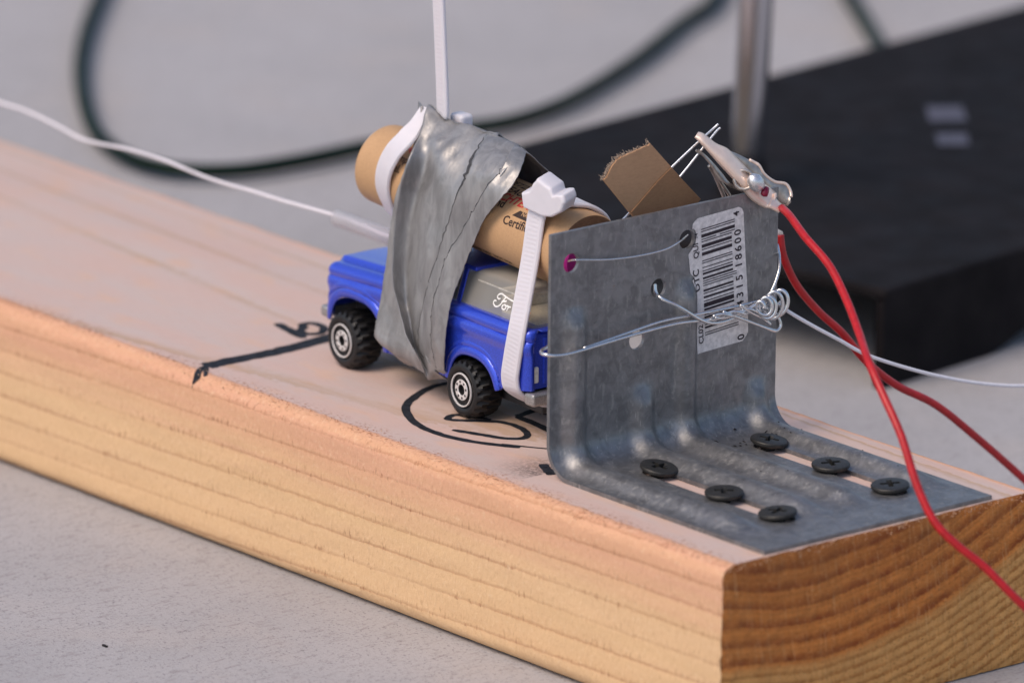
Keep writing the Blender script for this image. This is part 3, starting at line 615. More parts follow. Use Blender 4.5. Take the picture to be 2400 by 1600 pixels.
# ================================================================ screws
def screw_mesh():
    prof = [(-3.2, 1.2), (-.9, 1.6), (.0, 3.9), (.3, 4.14), (.75, 4.16), (.96, 4.0), (1.04, 3.6), (1.10, 2.4), (1.12, .02)]
    V, Q = lathe(prof, (0, 0, 0), (0, 0, 1), 40); Q.append(tuple(range(len(V)-40, len(V)))); Q.append(tuple(range(40))[::-1])
    o = obj('s', V, Q, M['screw'], local=True, smooth=False)
    bm = bmesh.new(); bm.from_mesh(o.data); bmesh.ops.remove_doubles(bm, verts=bm.verts, dist=1e-6); bmesh.ops.recalc_face_normals(bm, faces=bm.faces); bm.to_mesh(o.data); bm.free()
    c = []
    for r in (0, 1):
        L, W0 = 2.5, .62; v8 = [(-L, -W0, 2.2), (L, -W0, 2.2), (L, W0, 2.2), (-L, W0, 2.2), (-1.6, -.5, -.6), (1.6, -.5, -.6), (1.6, .5, -.6), (-1.6, .5, -.6)]
        if r: v8 = [(-b, a, c_) for a, b, c_ in v8]
        c.append((v8, [(0, 1, 2, 3), (7, 6, 5, 4), (0, 4, 5, 1), (1, 5, 6, 2), (2, 6, 7, 3), (3, 7, 4, 0)]))
    for cc in c:
        k = obj('k', cc[0], cc[1], M['screw'], local=True, smooth=False)
        bm = bmesh.new(); bm.from_mesh(k.data); bmesh.ops.recalc_face_normals(bm, faces=bm.faces); bm.to_mesh(k.data); bm.free()
        b = o.modifiers.new('b', 'BOOLEAN'); b.object = k; b.operation = 'DIFFERENCE'; b.solver = 'EXACT'; bpy.context.view_layer.update(); bake(o); bpy.data.objects.remove(k)
    o.data.polygons.foreach_set('use_smooth', [True]*len(o.data.polygons))
    bm = bmesh.new(); bm.from_mesh(o.data)
    for e in bm.edges:
        if len(e.link_faces) == 2 and e.calc_face_angle(0) > math.radians(35): e.smooth = False
    bm.to_mesh(o.data); bm.free(); me = o.data; me.name = 'screw'; bpy.data.objects.remove(o); return me
SM = screw_mesh()
for (x, y, tx, ty, rz, lb) in (
    (-57.1, 31.2, -3, 9, .1, 'dark screw in the near slot of the bracket, closest to the bend'),
    (-34.8, 30.4, 2, -1, .8, 'dark screw in the middle of the near slot of the bracket'),
    (-16.9, 29.9, 3, -5, .35, 'dark screw in the near slot, closest to the front edge of the bracket'),
    (-57.7, 63.1, -2, 7, .55, 'dark screw in the far slot beside the bend, black crumbs around it'),
    (-36.1, 61.8, 2, -1, 1.15, 'dark screw in the middle of the far slot of the bracket'),
    (-16.8, 61.6, 2, -3, 1.0, 'dark screw in the far slot next to the nearer red wire')):
    s = bpy.data.objects.new('screw', SM); sc.collection.objects.link(s); s.location = Vector((x, y, 1.5))*MM
    s.rotation_euler = (math.radians(tx), math.radians(ty), rz); tag(s, lb, 'screw', 'screws holding the bracket to the plank')

# black crumbs and burnt flecks on the flange
V, Q = [], []
for k in range(52):
    if k < 40: x, y = random.gauss(-61, 2.6), random.gauss(64.5, 4.2)
    elif k < 55: x, y = random.uniform(-62, -20), random.choice([random.gauss(72, 3), random.gauss(48, 4)])
    else: x, y = random.uniform(-66, -40), random.uniform(77.5, 85)
    if not (12.5 < y < 86): continue
    r = random.uniform(.10, .34)*(1 if k < 50 else .8)
    if y < 76.2: s_ = LV+LA+(x-(X0+RB)) if x > X0+RB else LV+LA*.6; c = Vector(plate(s_, y, r*.3))
    else: c = Vector((x, y, .1+r*.3))
    o_ = len(V); e = (1+random.random()*1.6)
    for d in ((1, 0, 0), (-1, 0, 0), (0, 1, 0), (0, -1, 0), (0, 0, 1), (0, 0, -1)):
        V.append(c+Vector((d[0]*r*e, d[1]*r*random.uniform(.6, 1.2), d[2]*r*.5)))
    Q += [tuple(o_+i for i in t) for t in ((0, 2, 4), (2, 1, 4), (1, 3, 4), (3, 0, 4), (2, 0, 5), (1, 2, 5), (3, 1, 5), (0, 3, 5))]
cr_ = obj('scorched_crumbs', V, Q, M['char'], loc=(-61, 65, 1.6)); tag(cr_, 'black burnt crumbs scattered on the bracket around the far screw', 'crumbs', kind='stuff')
V, Q = [], []
for k in range(9):
    a = random.uniform(0, 6); cx, cy = random.gauss(-62.5, .9), random.gauss(66.5, 1.1); L = random.uniform(.5, 1.1)
    s_ = LV+LA*.95; c = Vector(plate(s_, cy, .2)); c.x = cx
    V, Q = merge((V, Q), tube([c, c+Vector((L*math.cos(a), L*math.sin(a), .2))], .14, 5, 1))
o = obj('shaving', V, Q, M['char'], loc=(-62, 66, 1.6)); tag(o, 'small heap of black shavings at the foot of the bracket behind the far screw', 'shavings', kind='stuff')
# ================================================================ the toy truck (local axes: x to the rear, y away from the camera)
CAR = (-115.805, 39.459, 0); car = empty('toy_truck', CAR, math.radians(-4.332))
tag(car, 'small blue metallic die-cast off-road truck with smoky clear top under the motor', 'toy truck')
def lerp_t(x, tab):
    if x <= tab[0][0]: return tab[0][1]
    for (a, p), (b, q) in zip(tab, tab[1:]):
        if x <= b: t = (x-a)/(b-a); return p+(q-p)*t
    return tab[-1][1]
ARCH = [(-42.4, 10.9, 6.0, 11.2, 2.7), (2.4, 9.3, 5.0, 9.9, 2.5)]
def shoulder(x): return lerp_t(x, [(-54.5, 21.9), (-36, 23.1), (-22, 23.9), (22, 24.3)])
def arch_z(x):
    z = lerp_t(x, [(-54.5, 10.5), (-53.0, 9.6), (-31, 7.4), (-8, 7.4), (11.8, 9.0), (14, 10.3), (22.5, 11.4)])
    for c, a, z0, h, p in ARCH:
        q = abs((x-c)/a)
        if q < 1: z = max(z, z0+h*(1-q**p)**(1/p))
    return z
def side_y(x, z):
    y = 11.9
    y += .42*math.exp(-((z-shoulder(x)+3.6)/1.1)**2)+.22*math.exp(-((z-shoulder(x)+.9)/.45)**2)-.32*math.exp(-((z-shoulder(x)+2.1)/.45)**2)
    for c, a, z0, h, p in ARCH:
        q = (abs((x-c)/a)**p+(max(0, z-z0)/h)**p)**(1/p); d = (q-1)*h
        if -1 < d < 3: y += .55*math.exp(-((d-.5)/.6)**4)-.45*math.exp(-((d-1.5)/.28)**2)+.22*math.exp(-((d-2.05)/.3)**2)
    y -= .035*max(0, 14-z)
    return y
XF, XR = -54.6, 22.4; xs = []
x = XF
for k in range(8): xs.append(XF+2.4*(1-math.cos(k/8*math.pi/2)))
xs += list(np.arange(XF+2.4, XR-1.6, .42))
for k in range(7): xs.append(XR-1.6*(1-math.sin(k/6*math.pi/2)))
NS_, NTP = 44, 18; V = []
for x in xs:
    e0 = max(0, 1-(x-XF)/2.4); e1 = max(0, 1-(XR-x)/1.6)
    ins = 2.2*(1-math.sqrt(max(0, 1-e0*e0)))+1.5*(1-math.sqrt(max(0, 1-e1*e1)))
    zs = shoulder(x)-.9*ins*(1 if x < 0 else .35); zl = arch_z(x); half = []
    for k in range(NS_):
        z = zl+(zs-.8-zl)*k/(NS_-1); half.append((side_y(x, z)-ins, z))
    y0 = half[-1][0]
    for k in range(1, 5): a = k/4*math.pi/2; half.append((y0-.8*(1-math.cos(a))-.1*k, zs-.8+.8*math.sin(a)))
    y1 = half[-1][0]
    for k in range(1, NTP):
        y = y1*(1-k/(NTP-1)); hood = 0
        if x < -20: hood = 1.0*ss(9.2, 8.2, y)*ss(XF-.5, XF+2, x)+.25*math.exp(-((y-8.1)/.35)**2)+.3*(1-(y/9)**2 if y < 9 else 0)
        else: hood = -.35
        half.append((y, zs+hood))
    V += [(x, -y, z) for y, z in half]+[(x, y, z) for y, z in half[-2::-1]]
nC = 2*(NS_+4+NTP-1)-1
Q = grid_faces(len(xs), nC); Q.append(tuple(range(nC))); Q.append(tuple((len(xs)-1)*nC+k for k in range(nC))[::-1])
body = obj('body', V, Q, M['paint'], car, local=True, sharp=50)
so = body.modifiers.new('s', 'SOLIDIFY'); so.thickness = .9*MM; so.offset = 1 if False else -1
# cab roof panel and pillars in body blue
V, Q = merge(box(-16, -2.0, -8.9, 8.9, 32.0, 33.0), box(-3.6, -2.2, -10.9, -9.9, 24, 28), box(-3.6, -2.2, 9.9, 10.9, 24, 28))
def slant(x0, x1, s):   # pillar following the slanted glass
    a = [(x0, s*11.35, 23.8), (x1, s*11.35, 23.8), (x1, s*8.8, 32.2), (x0, s*8.8, 32.2), (x0, s*10.7, 23.8), (x1, s*10.7, 23.8), (x1, s*8.1, 32.2), (x0, s*8.1, 32.2)]
    return a, [(0, 1, 2, 3), (7, 6, 5, 4), (0, 4, 5, 1), (1, 5, 6, 2), (2, 6, 7, 3), (3, 7, 4, 0)]
V, Q = merge(box(-16, -2.0, -8.9, 8.9, 32.0, 33.0), slant(-6.6, -5.0, -1), slant(-6.6, -5.0, 1), slant(-17.5, -16, -1), slant(-17.5, -16, 1))
bevel(obj('cab_roof', V, Q, M['paint'], car, local=True, smooth=False), .35)
# chassis, liners
V, Q = merge(box(-52, 20, -6.5, 6.5, 4.5, 19), box(-30, -9, -10.9, 10.9, 6.3, 9.5), box(13, 21, -10, 10, 8.6, 12), box(-53, 20.5, -10.8, 10.8, 17.4, 20))
bevel(obj('chassis', V, Q, M['chassis'], car, local=True, smooth=False), .4)
V, Q = box(21.0, 24.6, -12.3, 12.3, 8.1, 11.0); rbm = bevel(obj('rear_bumper', V, Q, M['bumper'], car, local=True, smooth=False), .7, 3)
V, Q = box(-57.0, -54.2, -12.6, 12.6, 9.6, 12.2); bevel(obj('front_bumper', V, Q, M['bumper'], car, local=True, smooth=False), .7, 3)
V, Q = merge(box(-54.9, -54.3, -10.5, 10.5, 14.2, 19.2)); bevel(obj('grille', V, Q, M['bumper'], car, local=True, smooth=False), .25)
for s in (-1, 1):
    V, Q = lathe([(-.6, .1), (-.5, 1.2), (0, 1.7)], (-55.0, s*8.2, 16.8), (1, 0, 0), 20); obj('headlight', V, Q, M['lens'], car, local=True)
    V, Q = box(22.1, 22.95, s*10.4-.9, s*10.4+.9, 12.9, 16.6); bevel(obj('tail_light', V, Q, M['lens'], car, local=True, smooth=False), .4)
    V, Q = box(21.9, 22.75, s*11.2-.45, s*11.2+.45, 11.9, 21.5); bevel(obj('rear_corner_post', V, Q, M['paint'], car, local=True, smooth=False), .3)
V, Q = merge(box(22.0, 22.7, -8.2, 8.2, 12.4, 22.8)); bevel(obj('tailgate', V, Q, M['paint'], car, local=True, smooth=False), .3)
# smoky clear top: rounded box, open underneath
def rrect(x0, x1, h, r, n=6):
    P = []
    for cx, cy, a0 in ((x1-r, h-r, 0), (x0+r, h-r, 90), (x0+r, -h+r, 180), (x1-r, -h+r, 270)):
        for k in range(n+1): a = math.radians(a0+90*k/n); P.append((cx+r*math.cos(a), cy+r*math.sin(a)))
    return P
lev = [(23.7, -22, 21.4, 11.1, 2.0), (24.6, -21.4, 21.3, 10.85, 2.0), (26.5, -20, 21.2, 10.2, 2.0), (29, -18, 21.0, 9.4, 2.1), (30.8, -16.6, 20.8, 8.85, 2.2), (31.7, -15.8, 20.4, 8.4, 2.2), (32.15, -15.2, 19.7, 7.8, 2.2), (32.3, -14, 18.6, 6.8, 2.0)]
V = []
for z, a, b, h, r in lev: V += [(x, y, z) for x, y in rrect(a, b, h, r)]
n = len(rrect(0, 10, 4, 1)); Q = grid_faces(len(lev), n, 0, True); Q.append(tuple((len(lev)-1)*n+k for k in range(n)))
gl = obj('clear_top', V, Q, M['glass'], car, local=True)
V, Q = [], []
for s in (-1, 1):    # moulded frame lines of the side windows and the rear pillars
    for (xa, xb, za, zb) in ((-1, 18.4, 24.6, 24.9), (-1, 18.4, 30.3, 30.6), (18.2, 18.6, 24.6, 30.6)):
        ya = lambda z: s*(11.25-(z-23.7)*.325)
        vv = [(xa, ya(za), za), (xb, ya(za), za), (xb, ya(zb), zb), (xa, ya(zb), zb)]; vv += [(p, q-s*.35, r_) for p, q, r_ in vv]
        V, Q = merge((V, Q), (vv, [(0, 1, 2, 3), (7, 6, 5, 4), (0, 4, 5, 1), (1, 5, 6, 2), (2, 6, 7, 3), (3, 7, 4, 0)]))
obj('window_frame', V, Q, M['edge'], gl, local=True, smooth=False)
V, Q = merge(box(6, 19.5, -7.8, 7.8, 20, 25.4), box(6, 8, -7.8, 7.8, 25.4, 28.6), box(6, 7, -8.2, 8.2, 28.6, 30.2))
bevel(obj('rear_seat', V, Q, M['seat'], car, local=True, smooth=False), .6)
V, Q = merge(box(-14, -7, -7.5, 7.5, 20, 26), box(-9, -7, -7.5, 7.5, 26, 30), box(-7, 2.5, -8.6, 8.6, 23.5, 28.5))
bevel(obj('front_seat', V, Q, M['chassis'], car, local=True, smooth=False), .6)
# script lettering printed on the side of the clear top
SV, SQ = [], []
for st in D['script']:
    P = [Vector((a, b-.10, c)) for a, b, c in st]
    v_, q_, _ = strap(P, (0, 0, 1), .01, .01, 4) if False else (None, None, None)
    C_ = catmull(P, 5); vv = []
    for i, p in enumerate(C_):
        t = (C_[min(i+1, len(C_)-1)]-C_[max(i-1, 0)]).normalized(); sdv = t.cross(Vector((0, -.951, .309))).normalized()
        wd = .19*(1.0 if 1 < i < len(C_)-2 else .6); vv += [p+sdv*wd, p-sdv*wd]
    SV, SQ = merge((SV, SQ), (vv, grid_faces(len(C_), 2)))
obj('script_lettering', SV, SQ, M['white_print'], gl, local=True, smooth=False)
# wheels
def tyre_mesh(wd=7.4):
    seg_ = 96; rows = [(.75, 3.7, 0), (.35, 3.95, 0), (.05, 4.5, 0), (0, 5.0, 0), (.25, 5.55, 0), (.7, 5.95, 1), (1.3, 6.15, 1), (3.0, 6.4, 1), (3.6, 6.4, 1), (5.8, 6.15, 1), (wd-.7, 5.95, 1), (wd-.2, 5.4, 0), (wd, 4.4, 0), (wd-.3, 3.6, 0)]
    V = []
    for w_, r, lug in rows:
        ph = abs(w_-3.3)*1.3
        for k in range(seg_):
            rr = r
            if lug:
                u = ((k+ph)/seg_*19) % 1; rr = r+(.10 if u < .55 else -.52)
            a = 2*math.pi*k/seg_; V.append((rr*math.cos(a), w_, rr*math.sin(a)))
    return [(a*1.04, b, c*1.04) for a, b, c in V], grid_faces(len(rows), seg_, 0, True)
def rim_mesh():
    V, Q = [], []
    def ring(r0, r1, w0, w1, n=40):
        pr = [(w1, r0), (w0, r0+.08), (w0, r1-.08), (w1, r1)]; return lathe(pr, (0, 0, 0), (0, 1, 0), n)
    V, Q = merge(ring(3.46, 3.86, -.15, .1), ring(1.2, 2.35, -.05, .1)); return V, Q
def hub_black():
    parts = [lathe([(.35, 3.9), (.5, 3.3), (.5, 2.3), (.4, 1.2), (.9, 1.1), (.9, .01)], (0, 0, 0), (0, 1, 0), 40)]
    for k in range(8):
        a = 2*math.pi*k/8+.2; parts.append(lathe([(-.09, .30), (-.09, .01)], (1.82*math.cos(a), 0, 1.82*math.sin(a)), (0, 1, 0), 10))
    return merge(*parts)
for (wx, wy, flip, lb) in ((0, -14.0, 1, None), (-46.35, -14.0, 1, None), (0, 14.0, -1, None), (-46.35, 14.0, -1, None)):
    def T(v): return [(wx+x*.999, wy+flip*y, 6.5+z) for x, y, z in v]
    v_, q_ = tyre_mesh(); wh = obj('wheel', T(v_), q_, M['black'], car, local=True, sharp=30)
    v_, q_ = rim_mesh(); obj('rim', T(v_), q_, M['rim'], wh, local=True, sharp=40)
    v_, q_ = hub_black(); obj('hub', T(v_), q_, M['black'], wh, local=True, smooth=False)
for ax_x in (0, -46.35): V, Q = tube([(ax_x, -12, 6.3), (ax_x, 12, 6.3)], .9, 10, 1); obj('axle', V, Q, M['bumper'], car, local=True)

# ================================================================ the rocket motor
EA, EB = Vector((-161.9, 40.5, 45.6)), Vector((-90.6, 39.0, 40.7)); EX = (EB-EA).normalized()
EN = Vector((0, -1, 0)); EN = (EN-EX*EN.dot(EX)).normalized(); EU = Vector((0, 0, 1)); EU = (EU-EX*EU.dot(EX)-EN*EU.dot(EN)).normalized()
def cyl(s, ang, r): a = math.radians(ang); return EA+EX*s+(EN*math.cos(a)+EU*math.sin(a))*r
motor = empty('rocket_motor', (-126, 40, 33))
tag(motor, 'tan paper rocket motor tube taped on the roof of the blue toy truck', 'rocket motor')
LN = 71.5; prof = [(.4, 6.2), (0, 6.4), (0, 8.7), (.35, 9.0)]+[(k, 9.0) for k in np.linspace(2, 69.5, 20)]+[(LN-.3, 9.0), (LN, 8.75)]
def elathe(prof, seg=64): return [cyl(s, 360*k/seg, r) for s, r in prof for k in range(seg)], grid_faces(len(prof), seg, 0, True)
V, Q = elathe(prof); obj('casing', V, Q, M['kraft'], motor)
V, Q = elathe([(LN-.05, 8.74), (LN+.06, 8.3), (LN-.05, 7.9), (LN+.05, 7.5), (LN-.06, 7.0), (LN+.03, 6.6), (LN-.1, 6.2), (LN-3, 6.0), (LN-3, .1)]); obj('rolled_paper_end', V, Q, M['kraft_end'], motor)
V, Q = elathe([(4, 6.25), (4, .1)]); obj('front_clay_cap', V, Q, M['kraft_end'], motor)
c0 = EA+EX*(LN-3)+Vector((0, -3.0, -.4)); V, Q = lathe([(0, 2.6), (3.6, 4.4), (4.6, 4.6), (4.9, 4.3), (4.9, .05)], c0, EX, 32); obj('igniter_plug', V, Q, M['magenta'], motor, sharp=35)
def wrap_text(s, s0, ang, size, mat, shear=0.0, bold=0.0, tilt=0.0, name='printed_text'):
    tv, tf = text_mesh(s, size, shear, bold)
    bm = bmesh.new(); vs = [bm.verts.new(v_) for v_ in tv]
    for f_ in tf:
        try: bm.faces.new([vs[i] for i in f_])
        except ValueError: pass
    for _ in range(2):
        ed = [e for e in bm.edges if e.calc_length() > .55]
        if ed: bmesh.ops.subdivide_edges(bm, edges=ed, cuts=1); bmesh.ops.triangulate(bm, faces=[g for g in bm.faces if len(g.verts) > 3])
    bm.verts.index_update()
    V = [cyl(s0+v_.co.x, ang+math.degrees((v_.co.y+tilt*v_.co.x)/9.0), 9.06) for v_ in bm.verts]; Q = [tuple(v_.index for v_ in g.verts) for g in bm.faces]; bm.free()
    return obj(name, V, Q, mat, motor, smooth=False)
wrap_text('Certified', 52.1, 18.8, 2.75, M['ink_print'], tilt=.03, bold=.045)
wrap_text('and', 46.4, 37.0, 2.75, M['ink_print'], tilt=.03, bold=.045)
wrap_text('MACHTEN', 43.0, 47.0, 3.0, M['ink_red'], .25, .07, .03)
wrap_text("L'EAU,", 45.4, 63.5, 2.7, M['ink_print'], .25, .04, .02)
wrap_text('SETZEN', 44.6, 80.0, 2.7, M['ink_print'], .25, .04, .02)
wrap_text('mp', 12.8, 38.5, 2.5, M['ink_print'], bold=.03); wrap_text('el.', 12.9, 22.5, 2.5, M['ink_print'], bold=.03)
wrap_text('A', 12.6, 56.0, 2.7, M['ink_red'], .25, .05)
wrap_text('MODEL ROCKET MOTOR  KEEP DRY  NOT FOR', 22.0, -47.5, 1.5, M['ink_print'], bold=.03)
def badge(poly, mat, r):
    bm = bmesh.new(); bm.faces.new([bm.verts.new((a, b, 0)) for a, b in poly])
    bmesh.ops.triangulate(bm, faces=bm.faces)
    for _ in range(3):
        ed = [e for e in bm.edges if e.calc_length() > .6]
        if ed: bmesh.ops.subdivide_edges(bm, edges=ed, cuts=1); bmesh.ops.triangulate(bm, faces=[g for g in bm.faces if len(g.verts) > 3])
    bm.verts.index_update(); V = [cyl(v_.co.x, math.degrees(v_.co.y/9), r) for v_ in bm.verts]; Q = [tuple(v_.index for v_ in g.verts) for g in bm.faces]; bm.free()
    return obj('printed_badge', V, Q, mat, motor, smooth=False)
a = math.radians(1)*9
badge([(54.1, 34*a), (62.0, 34*a), (62.0, 35.4*a), (54.9, 35.4*a), (56.0, 44.5*a), (55.6, 44.5*a)], M['ink_print'], 9.05)
badge([(55.7, 36.8*a), (62.0, 36.8*a), (62.0, 44.5*a), (56.6, 44.5*a)], M['ink_print'], 9.05)
wrap_text('NAR', 56.6, 38.6, 1.35, M['kraft'], bold=.02).location.y = -.03*MM

# ================================================================ zip ties
def ring_path(s_of, r, a0, a1, n): return [cyl(s_of(a), a, r) for a in np.linspace(a0, a1, n)]
# rear tie: round the tail of the truck and the back end of the motor
rear = empty('zip_tie', (-98, 30, 8)); tag(rear, 'white nylon zip tie with chunky head round the tail of the truck', 'zip tie', 'white zip ties')
top = [cyl(58.9, 62, 9.9), cyl(61.5, 78, 9.8), cyl(63.8, 95, 9.7), cyl(65.0, 115, 9.7), cyl(65.6, 140, 9.7), cyl(65.4, 165, 9.7)]
near = [Vector(p) for p in D['rear_strap']]
low = [Vector((-98.8, 33, 6.2)), Vector((-98.2, 40, 6.0)), Vector((-97.6, 47, 6.2)), Vector((-97.0, 51.5, 8.5))]
far = [Vector((-96.6, 52.2, 16)), Vector((-96.4, 51.6, 24)), Vector((-96.0, 49.6, 33)), cyl(65.2, 172, 9.8)]
P = [Vector((-97.2, 31.6, 52.0))]+near+low+far
v_, q_, uv = strap(P, (1, 0, .05), 5.6, 1.1, 8); obj('strap', v_, q_, M['nylon_r'], rear, uv=uv, sharp=40)
v_, q_, uv = strap(top, EX, 6.3, 1.1, 8, wf=lambda t: 1.1-.2*t); obj('strap', v_, q_, M['nylon'], rear, uv=uv, sharp=40)
# head: block with stepped pawl housing, profile in the plane of the strap width
hd = D['head']; prof2 = [(a, c) for a, b, c in hd]
prof2 = [(-102.0, 50.3), (-102.7, 53.6), (-99.6, 54.6), (-98.6, 56.6), (-97.7, 57.4), (-96.9, 58.3), (-94.2, 57.5), (-92.0, 56.9), (-91.2, 55.3), (-89.6, 55.9), (-87.9, 56.2), (-87.0, 54.6), (-88.0, 52.2), (-91.5, 50.2), (-95, 49.6)]
V = []; n = len(prof2)
for yy in (29.4, 30.0, 34.2, 35.0):
    k = .92 if yy in (29.4, 35.0) else 1.0
    for a_, c_ in prof2: V.append(((a_+95.5)*k*.95-95.5-(yy-30)*.35, yy, (c_-53)*k*.95+53+(yy-30)*.1))
Q = [(i*n+j, i*n+(j+1) % n, (i+1)*n+(j+1) % n, (i+1)*n+j) for i in range(3) for j in range(n)]+[tuple(range(n))[::-1], tuple(3*n+k for k in range(n))]
bevel(obj('head', V, Q, M['nylon'], rear, sharp=35), .6, 3, 25)
# front tie: round the nose of the motor, its long tail standing straight up
front = empty('zip_tie', (-147, 40, 34)); tag(front, 'white nylon zip tie round the motor nose, its long tail standing straight up', 'zip tie', 'white zip ties')
P = [Vector(p) for p in D['front_band']]+[Vector((-143.5, 42.5, 35.2)), Vector((-143, 48, 38.5)), Vector((-144, 50, 45)), Vector((-144.5, 47.5, 53)), Vector((-146, 42, 60.5))]
v_, q_, uv = strap(P, (1, 0, -.35), 5.0, 1.1, 8, wf=lambda t: .45+.55*min(1, t*7)); obj('strap', v_, q_, M['nylon'], front, uv=uv, sharp=40)
v_, q_, uv = strap([Vector(p) for p in D['tail']], (1, -.25, 0), 4.8, 1.2, 8); obj('tail', v_, q_, M['nylon_r'], front, uv=uv, sharp=40)
hx = Vector(D['tailhead'][0]); V, Q = box(hx.x-3.4, hx.x+1.0, hx.y+.5, hx.y+4, hx.z-6.5, hx.z-1.4); bevel(obj('head', V, Q, M['nylon'], front, smooth=False), .8, 3)

# ================================================================ the silver tape
tape = empty('silver_tape', (-132, 30, 6)); tag(tape, 'creased silver cloth tape wound in a wide band round truck and rocket motor', 'tape')
def resample(C_, n): return catmull(C_, n)
def tape_sheet(cols, name, off=0.0, nb=6, crinkle=.22, seed=0.0, round_back=True, jag=(0, 0), thick=.22):
    rows = []
    cc = [catmull(c, 8) for c in cols]
    if round_back:
        full = []
        for c, raw in zip(cc, cols):
            a, b = Vector(raw[0]), Vector(raw[-1]); low_ = b
            ux = lambda t: b.x+(a.x-b.x)*t
            back = [Vector((b.x+.5, 32, 5.2)), Vector((b.x+1, 40, 5.0)), Vector((b.x+1.5, 50, 5.4)), Vector((ux(.12), 53.6, 10)), Vector((ux(.35), 53.4, 22)), Vector((ux(.6), 51.5, 34)), Vector((ux(.8), 50.0, 45)), Vector((ux(.95), 46.5, 54)), a]
            full.append(c+catmull([b]+back, 5)[1:])
        cc = full
    nr = len(cc[0]); G = []
    for i in range(nr):
        line = catmull([c[i] for c in cc], nb); G.append(line)
    nc = len(G[0]); V = []
    for i in range(nr):
        for j in range(nc):
            p = G[i][j]; tu = G[min(i+1, nr-1)][j]-G[max(i-1, 0)][j]; tv = G[i][min(j+1, nc-1)]-G[i][max(j-1, 0)]
            nn = tv.cross(tu); nn = nn.normalized() if nn.length > 1e-9 else Vector((0, -1, 0))
            w1 = nz(p.x*.11+seed, p.y*.2, p.z*.06)*3.2+nz(p.x*.16+seed, p.y*.3, p.z*.07)*1.2+nz(p.x*.5+seed, 3, p.z*.16)*.9+nz(p.x*1.2, p.y+seed, p.z*.5)*.35
            rg = (1-min(1, abs(nz(p.x*.085+seed, 7, p.z*.03))*4))*1.7+(1-min(1, abs(nz(p.x*.13-p.z*.09+seed, 2, p.z*.03))*4))*1.0*ss(44, 54, p.z)
            h = off+crinkle*(w1*1.25+rg)
            d = nn*h
            if j == 0: d += tv.normalized()*nz(i*.8+seed, 1, 1)*jag[0]
            if j == nc-1: d += tv.normalized()*nz(i*.8+seed, 5, 1)*jag[1]
            V.append(p+d)
    o = obj(name, V, grid_faces(nr, nc), M['tape'], tape)
    s_ = o.modifiers.new('s', 'SOLIDIFY'); s_.thickness = thick*MM; s_.offset = 0
    if jag[0] > .5:      # torn adhesive edge at the left; its dark width also paints gap shade
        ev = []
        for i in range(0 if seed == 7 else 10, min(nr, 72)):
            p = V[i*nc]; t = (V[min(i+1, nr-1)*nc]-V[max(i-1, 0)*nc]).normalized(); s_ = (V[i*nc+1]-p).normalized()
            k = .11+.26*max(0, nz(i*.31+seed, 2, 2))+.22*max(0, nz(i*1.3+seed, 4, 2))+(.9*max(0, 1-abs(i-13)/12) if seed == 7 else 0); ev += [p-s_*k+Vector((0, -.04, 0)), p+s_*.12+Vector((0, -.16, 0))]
        obj('torn_edge_and_gap_shade', ev, grid_faces(len(ev)//2, 2), M['seam'], o)
    return o
g = lambda k: [Vector(p) for p in D['tape_'+k]]
def shift(c, dy, dx=0): return [p+Vector((dx, dy, 0)) for p in c]
def pocket(c, d): return [p+Vector((0, d[i] if i < len(d) else 0, 0)) for i, p in enumerate(c)]
def mixc(a, b, t): return [p.lerp(q, t) for p, q in zip(a, b)]
tape_sheet([g('a0'), g('a1'), g('a2')], 'under_layer', seed=3, jag=(.3, .1), crinkle=.2)
L1, L2, c5 = g('L1'), g('L2'), g('c5')
tape_sheet([g('c0'), g('c1'), g('c2'), pocket(mixc(g('c2'), L1, .6), (.3, 1.6, 2.4, 1.0)), pocket(mixc(L1, L2, .25), (.6, 2.4, 3.4, 1.6))], 'tape_strip', seed=1, jag=(.1, 0), crinkle=.22)
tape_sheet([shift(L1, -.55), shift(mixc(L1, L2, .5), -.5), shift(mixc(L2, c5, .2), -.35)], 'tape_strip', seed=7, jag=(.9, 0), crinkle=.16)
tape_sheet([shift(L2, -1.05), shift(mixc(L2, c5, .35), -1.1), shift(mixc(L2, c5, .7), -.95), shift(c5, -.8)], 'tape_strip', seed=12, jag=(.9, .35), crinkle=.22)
# loose peak of tape standing over the tie, and the free flap at the right
pk = [Vector((-149.2, 39.5, 62.6)), Vector((-146.2, 38.2, 62.2)), Vector((-146.4, 37.0, 58.5)), Vector((-147.8, 38.5, 58.0)), Vector((-147.0, 39.0, 53.0))]
obj('tape_flap', pk, [(0, 1, 2, 3), (3, 2, 4)], M['tape'], tape).modifiers.new('s', 'SOLIDIFY').thickness = .25*MM
# ================================================================ igniter: two thin wires through a folded paper slip
ig = empty('igniter', (-82, 42, 45)); tag(ig, 'pair of fine igniter wires through a torn brown paper slip behind the bracket', 'igniter')
def tb(name, P, r, mat, parent, seg=10, n=8, rad=None, **k):
    v_, q_ = tube(P, r, seg, n, True, rad); return obj(name, v_, q_, mat, parent, **k)
tb('igniter_wire', D['ign1'], .25, M['steel'], ig); tb('igniter_wire', D['ign2'], .25, M['steel'], ig)
pp = [Vector(p) for p in D['paper']]; fo = [Vector(p) for p in D['fold']]
top_e = pp[:9]; V = []; E_ = []
for i, p in enumerate(catmull(top_e, 4)): E_.append(p+Vector((0, 0, .35*nz(i*.7, 1, 1)))); 
outl = E_+pp[9:]; V = [p+Vector((.02*nz(p.y, p.z, 1), 0, 0)) for p in outl]
slip = obj('paper_slip', V, [tuple(range(len(V)))], M['slip'], ig, smooth=False); slip.modifiers.new('s', 'SOLIDIFY').thickness = .5*MM
